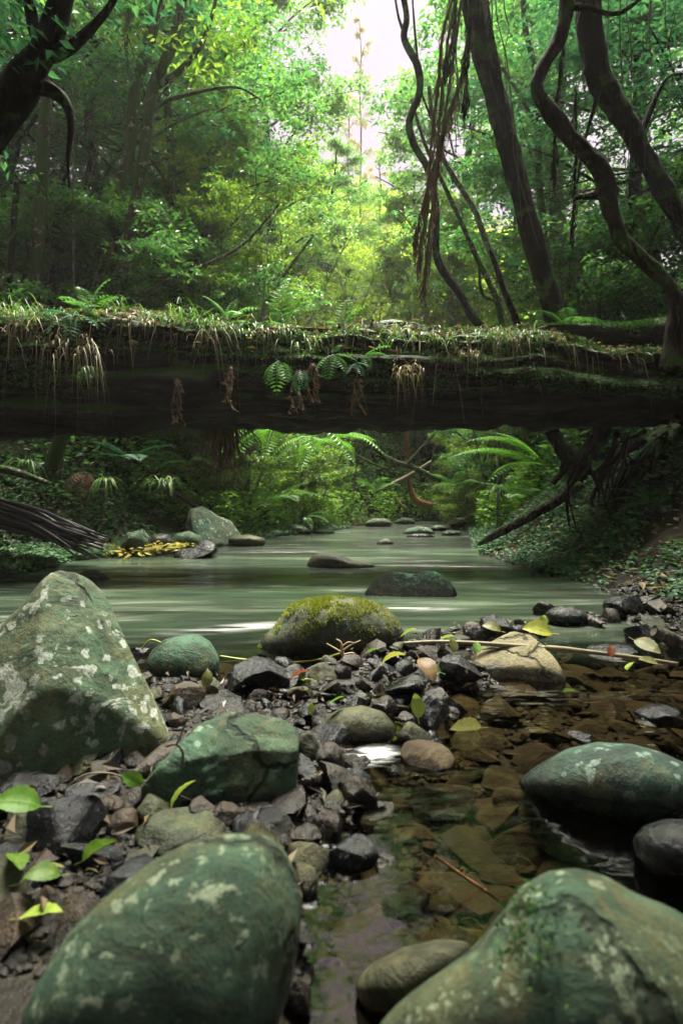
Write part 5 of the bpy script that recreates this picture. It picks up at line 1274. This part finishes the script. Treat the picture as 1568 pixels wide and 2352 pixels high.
limb('twig', 'thin yellow green twig floating in front of the domed boulder', [(505, 1507, 4), (560, 1515, 5), (640, 1521, 5), (720, 1518, 5), (790, 1498, 5)], 2.13, 'twig_green', cat='twig', seg=6)
limb('root_ball', 'pale forked root standing in front of the domed boulder', [(790, 1535, 5), (788, 1515, 8), (785, 1490, 8), (782, 1475, 5), (772, 1468, 3)], 2.05, 'root_pale', cat='root', seg=6,
     kids=[[(786, 1495, 5), (805, 1482, 4), (828, 1471, 2)], [(786, 1500, 5), (770, 1490, 4), (750, 1478, 2)], [(788, 1510, 5), (775, 1530, 4), (760, 1545, 2)], [(788, 1505, 5), (810, 1500, 4), (822, 1515, 2)], [(785, 1485, 4), (800, 1475, 3), (815, 1478, 2)], [(789, 1520, 4), (802, 1535, 3), (812, 1555, 2)]])
limb('curled_twig', 'dark curled twig draped on the lumpy green boulder', [(380, 1715, 4), (405, 1710, 6), (420, 1730, 6), (418, 1765, 5)], .96, 'twig_dark', cat='twig', kids=[[(405, 1710, 5), (415, 1690, 4), (423, 1668, 3)]], seg=6)
limb('driftwood', 'gnarled grey driftwood end at the right edge above the pool', [(1500, 1448, 26), (1530, 1462, 30), (1560, 1478, 40), (1620, 1500, 50)], 2.3, 'bark_grey', cat='driftwood', seg=12, rough=.4)
limb('twig', 'reddish twig lying among the stones right of the lumpy boulder', [(672, 1772, 5), (710, 1790, 5), (760, 1812, 4)], 1.25, 'bark_red', cat='twig', seg=6)
limb('twig', 'thin red brown stem under water pointing to the lower right boulder', [(1000, 1966, 6), (1060, 2010, 7), (1120, 2050, 7), (1180, 2098, 6)], .90, 'bark_red', cat='twig', seg=6)
limb('twig', 'bent green yellow stem hooked over the thin dark slab by the pyramid boulder', [(325, 1492, 4), (345, 1470, 4), (370, 1476, 4)], 1.95, 'twig_green', cat='twig', seg=6)
limb('twig', 'straw stem arched over the dark stones under the pyramid boulder', [(150, 1812, 3), (190, 1782, 4), (240, 1775, 4), (280, 1783, 3)], 1.06, 'twig', cat='twig', seg=6)

# ------------------------------------------------------------------ fallen leaves
def blade(name, seed, serr=True, curl=.2):
    g = np.random.default_rng(seed); V = []; Fq = []
    n = 12
    for i in range(n + 1):
        f = i / n; w = .30 * math.sin(math.pi * f ** .85) ** .8 * (1 + (.08 if serr and i % 2 else 0)); z = curl * (f - f * f) * .9 + g.normal(0, .006)
        for s in (-1, -.5, 0, .5, 1): V.append((f, s * w, z + abs(s) * w * .28 - (0.010 if s == 0 else 0)))
    for i in range(n):
        for k in range(4): a = i * 5 + k; Fq.append((a, a + 1, a + 6, a + 5))
    V += [(-.22, -.012, .02), (-.22, .012, .02), (0, .012, 0), (0, -.012, 0)]; b = len(V); Fq.append((b - 4, b - 3, b - 2, b - 1))
    return V, Fq
def leaf_colour(name, c1, c2, vein):
    t = NT(name); tc = t.n('TexCoord'); v = tc.outputs['Object']; y = t.math('ABSOLUTE', t.sep(v, 1)); x = t.sep(v, 0)
    n1 = t.noise(5, 5, .6, .5, v); c = t.mix(t.rng(n1, .4, .62), c1, c2)
    ve = t.math('FRACT', t.math('MULTIPLY', t.math('SUBTRACT', x, t.math('MULTIPLY', y, .9)), 9.0))
    c = t.mix(t.math('MULTIPLY', t.math('MAXIMUM', t.math('LESS_THAN', y, .014), t.math('LESS_THAN', ve, .09)), .5), c, vein)
    c = t.mix(t.math('MULTIPLY', t.rng(t.noise(11, 3, .5, 0, v), .66, .7), .8), c, (.05, .03, .015))
    pr = t.principled(c, .5, t.bump(ve, .15, .02), .3); tr = t.n('BsdfTranslucent'); t.l(c, tr.inputs[0]); mx = t.n('MixShader'); mx.inputs[0].default_value = .35
    t.l(pr, mx.inputs[1]); t.l(tr.outputs[0], mx.inputs[2]); return t.done(mx.outputs[0])
LC = {'yellow': leaf_colour('leaf_yellow', (.42, .40, .05), (.30, .36, .05), (.55, .52, .16)), 'green': leaf_colour('leaf_fresh_green', (.07, .19, .015), (.12, .26, .02), (.22, .34, .07)),
      'deep': leaf_colour('leaf_deep_green', (.05, .13, .012), (.12, .20, .02), (.18, .28, .05)), 'lime': leaf_colour('leaf_lime', (.32, .42, .05), (.24, .36, .05), (.48, .52, .16)),
      'brown': leaf_colour('leaf_brown', (.11, .06, .018), (.20, .12, .03), (.2, .12, .05)), 'red': leaf_colour('leaf_red', (.30, .06, .012), (.20, .05, .015), (.35, .12, .04)),
      'olive': leaf_colour('leaf_olive', (.20, .19, .05), (.14, .15, .05), (.3, .28, .1))}
LM = {}
for k, m in LC.items():
    LM[k] = []
    for s in range(2):
        V, Fq = blade('leaf', s + 3, True, .25 + .35 * s); LM[k].append(mesh_from('leaf', V, Fq, m, True))
def fallen(u, v, ln, col, head, pitch, roll, lab, z=None, y=None):
    """ln in survey pixels; head: 0 = tip to the right, 90 = tip away / up"""
    if y is None: y = (H - (0.03 if z is None else z)) * F / (v - CY)
    L = ln * y / F * .88; p = P(u, v, y)
    o = link('leaf', LM[col][len(lab) % 2], None, p, None, L)
    o.rotation_euler = (Matrix.Rotation(R(head), 3, 'Z') @ Matrix.Rotation(R(-pitch), 3, 'Y') @ Matrix.Rotation(R(roll), 3, 'X')).to_euler()
    return tag(o, lab, 'leaf', 'fallen leaves')
for a in [
    (1268, 1455, 80, 'yellow', 178, 8, -40, 'large pale yellow leaf lying on top of the pale cracked block', .10),
    (1150, 1450, 52, 'olive', 150, 10, -30, 'dull olive leaf on the dark pointed stone', .12),
    (1245, 1440, 36, 'lime', 60, 50, 20, 'small bright leaf standing behind the large pale yellow leaf', .10),
    (875, 1528, 72, 'yellow', 15, 18, -35, 'broad yellow leaf on the middle of the gravel bar', .05),
    (962, 1512, 78, 'brown', -60, -35, 10, 'curled brown and yellow leaf beside the rust speckled black stone', .13),
    (1012, 1545, 56, 'green', 150, 12, -40, 'glossy green leaf behind the curled brown leaf', .04),
    (960, 1650, 64, 'lime', 100, 62, 10, 'upright lime green leaf standing on the gravel', .04),
    (755, 1618, 48, 'green', 30, 15, -30, 'wet green leaf lying in the shallows above the cascade boulder', .03),
    (665, 1572, 76, 'lime', 5, 4, -15, 'long lime leaf floating beside the large black angular stone', .01),
    (668, 1560, 50, 'red', 10, 20, -30, 'orange red leaf behind the long lime leaf', .03),
    (470, 1580, 48, 'olive', 80, 55, 30, 'olive yellow leaf propped between the egg boulder and the black stone', .04),
    (715, 1638, 28, 'lime', 95, 60, 0, 'small bent lime leaf on the wet rock with the stem', .05),
    (920, 1462, 48, 'lime', 20, 20, -30, 'yellow green leaf at the right foot of the domed boulder', .04),
    (840, 1500, 36, 'green', 10, 14, -30, 'small green leaf in front of the domed boulder', .04),
    (1095, 1500, 40, 'green', 80, 30, 20, 'little green leaf under the stick left of the pale block', .06),
    (1040, 1500, 46, 'olive', 85, 45, 30, 'pale olive leaf leaning beside the stick', .06),
    (1010, 1470, 40, 'lime', 0, 15, -30, 'pale green leaf behind the stick on the gravel', .05),
    (1400, 1508, 34, 'red', 60, 40, 20, 'red leaf on the flat wet slab at right', .04),
    (1455, 1470, 70, 'olive', -50, -18, 30, 'olive leaf hanging behind the stick at the right', .09),
    (1440, 1540, 44, 'lime', 40, 20, -30, 'yellow green leaf at the water edge below the red leaf', .02),
    (1510, 1525, 48, 'olive', 160, 10, -20, 'dull leaf by the driftwood at the right edge', .04),
    (1290, 1590, 44, 'green', 0, 0, 0, 'green leaf sunk in the pool below the pale cracked block', -.02),
    (330, 1800, 62, 'green', 175, 20, -55, 'bright green leaf held up on the stones below the pyramid boulder', .10),
    (392, 1862, 92, 'lime', 40, 38, -30, 'yellow green leaf leaning on the pointed grey brown stone', .08),
    (190, 1978, 96, 'deep', 12, 25, -50, 'dark green leaf beside the lower left boulder', .06),
    (95, 1852, 120, 'green', 190, 10, -30, 'bright tattered green leaf at the left edge', .09),
    (45, 2030, 110, 'olive', 20, 10, -20, 'mottled yellow leaf in the dark lower left pile', .04),
    (30, 1960, 90, 'deep', -50, 0, -20, 'dark leaf at the left edge above the mottled one', .05),
    (45, 2110, 110, 'lime', 5, 6, -10, 'yellow leaf lowest in the dark left pile', .03),
    (140, 2010, 90, 'deep', 200, 8, -20, 'deep green leaf overlapping the mottled yellow leaf', .05),
    (60, 2170, 130, 'brown', 30, 0, -10, 'dark brown leaf beside the lower left boulder near the bottom', .02),
    (1105, 1672, 90, 'olive', 195, 4, 60, 'narrow rolled leaf lying in the shallow water right of the squared block', .01),
    (1590, 1250, 10, 'yellow', 0, 0, 0, 'tiny yellow leaf on the far right bank', .6)][:-1]:
    fallen(*a[:8], z=a[8] + (.035 if .02 < a[8] < .11 else 0))

def debris(n):
    g = np.random.default_rng(71); y = .75 + 2.8 * g.random(n * 4) ** 1.2; x = g.uniform(-1, 1, n * 4) * (.6 * y + .1); z = gz(x, y); ok = (z > -.02) & (z < .2)
    x, y, z = x[ok][:n], y[ok][:n], z[ok][:n]; k = len(x); L = g.uniform(.012, .045, k)
    V, Ft = leaves(np.stack([x, y, z + g.uniform(.012, .05, k)], 1), rand_dirs(k, -.4, .4, g), np.array([0, 0, 1]) + rand_dirs(k, g=g) * .8, L, L * g.uniform(.12, .5, k), .2)
    tag(link('leaf_debris', mesh_from('leaf_debris', V, Ft, M['debris'], False), ground), 'torn brown leaf scraps among the stones', kind='stuff')
debris(380)

# yellow moss on the domed boulder, moss tuft on the lower right boulder
def moss_on(o, n, mat, cond, L0, L1, seed, name='moss'):
    g = np.random.default_rng(seed); me = o.data; nv = len(me.vertices); co = np.zeros(nv * 3); no = np.zeros(nv * 3)
    me.vertices.foreach_get('co', co); me.vertices.foreach_get('normal', no); co = co.reshape(-1, 3); no = no.reshape(-1, 3)
    tri = np.array([p.vertices[:3] for p in me.polygons]); k = g.integers(0, len(tri), n * 6); w = g.dirichlet((1, 1, 1), n * 6)
    p = (co[tri[k]] * w[..., None]).sum(1); q = unit((no[tri[k]] * w[..., None]).sum(1))
    m = cond(p + np.array(o.location[:]), q, g); p, q = p[m][:n], q[m][:n]; n = len(p)
    d = unit(q + rand_dirs(n, g=g) * .9); V, Ft = leaves(p + q * .002, d, rand_dirs(n, g=g) + q * .5, g.uniform(L0, L1, n), g.uniform(L0, L1, n) * .45)
    tag(link(name, mesh_from(name, V, Ft, M[mat], False), o), kind='stuff')
fb = lambda p, s, k: np.array([noise.fractal(Vector((a[0] * s + k, a[1] * s, a[2] * s)), .8, 2, 4) for a in p])
moss_on(dome, 9000, 'moss_y', lambda p, q, g: (fb(p, 16, 1) * 1.1 + fb(p, 5, 3) * .6 + (q[:, 2] - .35) * .8 + (p[:, 2] - .20) * 1.2) > g.uniform(.16, .5, len(p)), .004, .012, 4)
corner = [o for o in COL.objects if o.get('label', '').startswith('large pale green boulder')][0]
sp = [o for o in COL.objects if o.get('label', '').startswith('mossy split log')][0]
moss_on(sp, 9000, 'moss', lambda p, q, g: (fb(p, 3, 4) + q[:, 2] * .7) > g.uniform(.0, .6, len(p)), .014, .034, 6)
mc = np.array(P(1220, 2140, .52)[:])
moss_on(corner, 1500, 'moss', lambda p, q, g: (np.abs((p - mc) @ np.array([1, 0, 0])) * 1.0 + np.abs((p - mc) @ np.array([0, 0, 1])) * .55 + np.abs(p[:, 1] - mc[1]) * .3) < g.uniform(.0, .05, len(p)), .004, .010, 5)

# ------------------------------------------------------------------ air
hz_t = NT('forest_haze'); pv = hz_t.n('VolumePrincipled'); pv.inputs['Color'].default_value = (1.0, .93, .93, 1); pv.inputs['Density'].default_value = 0.0011; pv.inputs['Anisotropy'].default_value = 0.3
hz_t.l(pv.outputs[0], hz_t.out.inputs['Volume'])
def haze():
    x0, x1, y0, y1, z0, z1 = -60, 60, -40, 90, -2.0, 30.0
    V = [(x, y, z) for z in (z0, z1) for y in (y0, y1) for x in (x0, x1)]
    Fq = [(0, 2, 3, 1), (4, 5, 7, 6), (0, 1, 5, 4), (2, 6, 7, 3), (0, 4, 6, 2), (1, 3, 7, 5)]
    tag(link('haze', mesh_from('haze', V, Fq, hz_t.m, False)), 'thin bright haze hanging in the valley', kind='stuff')
haze()
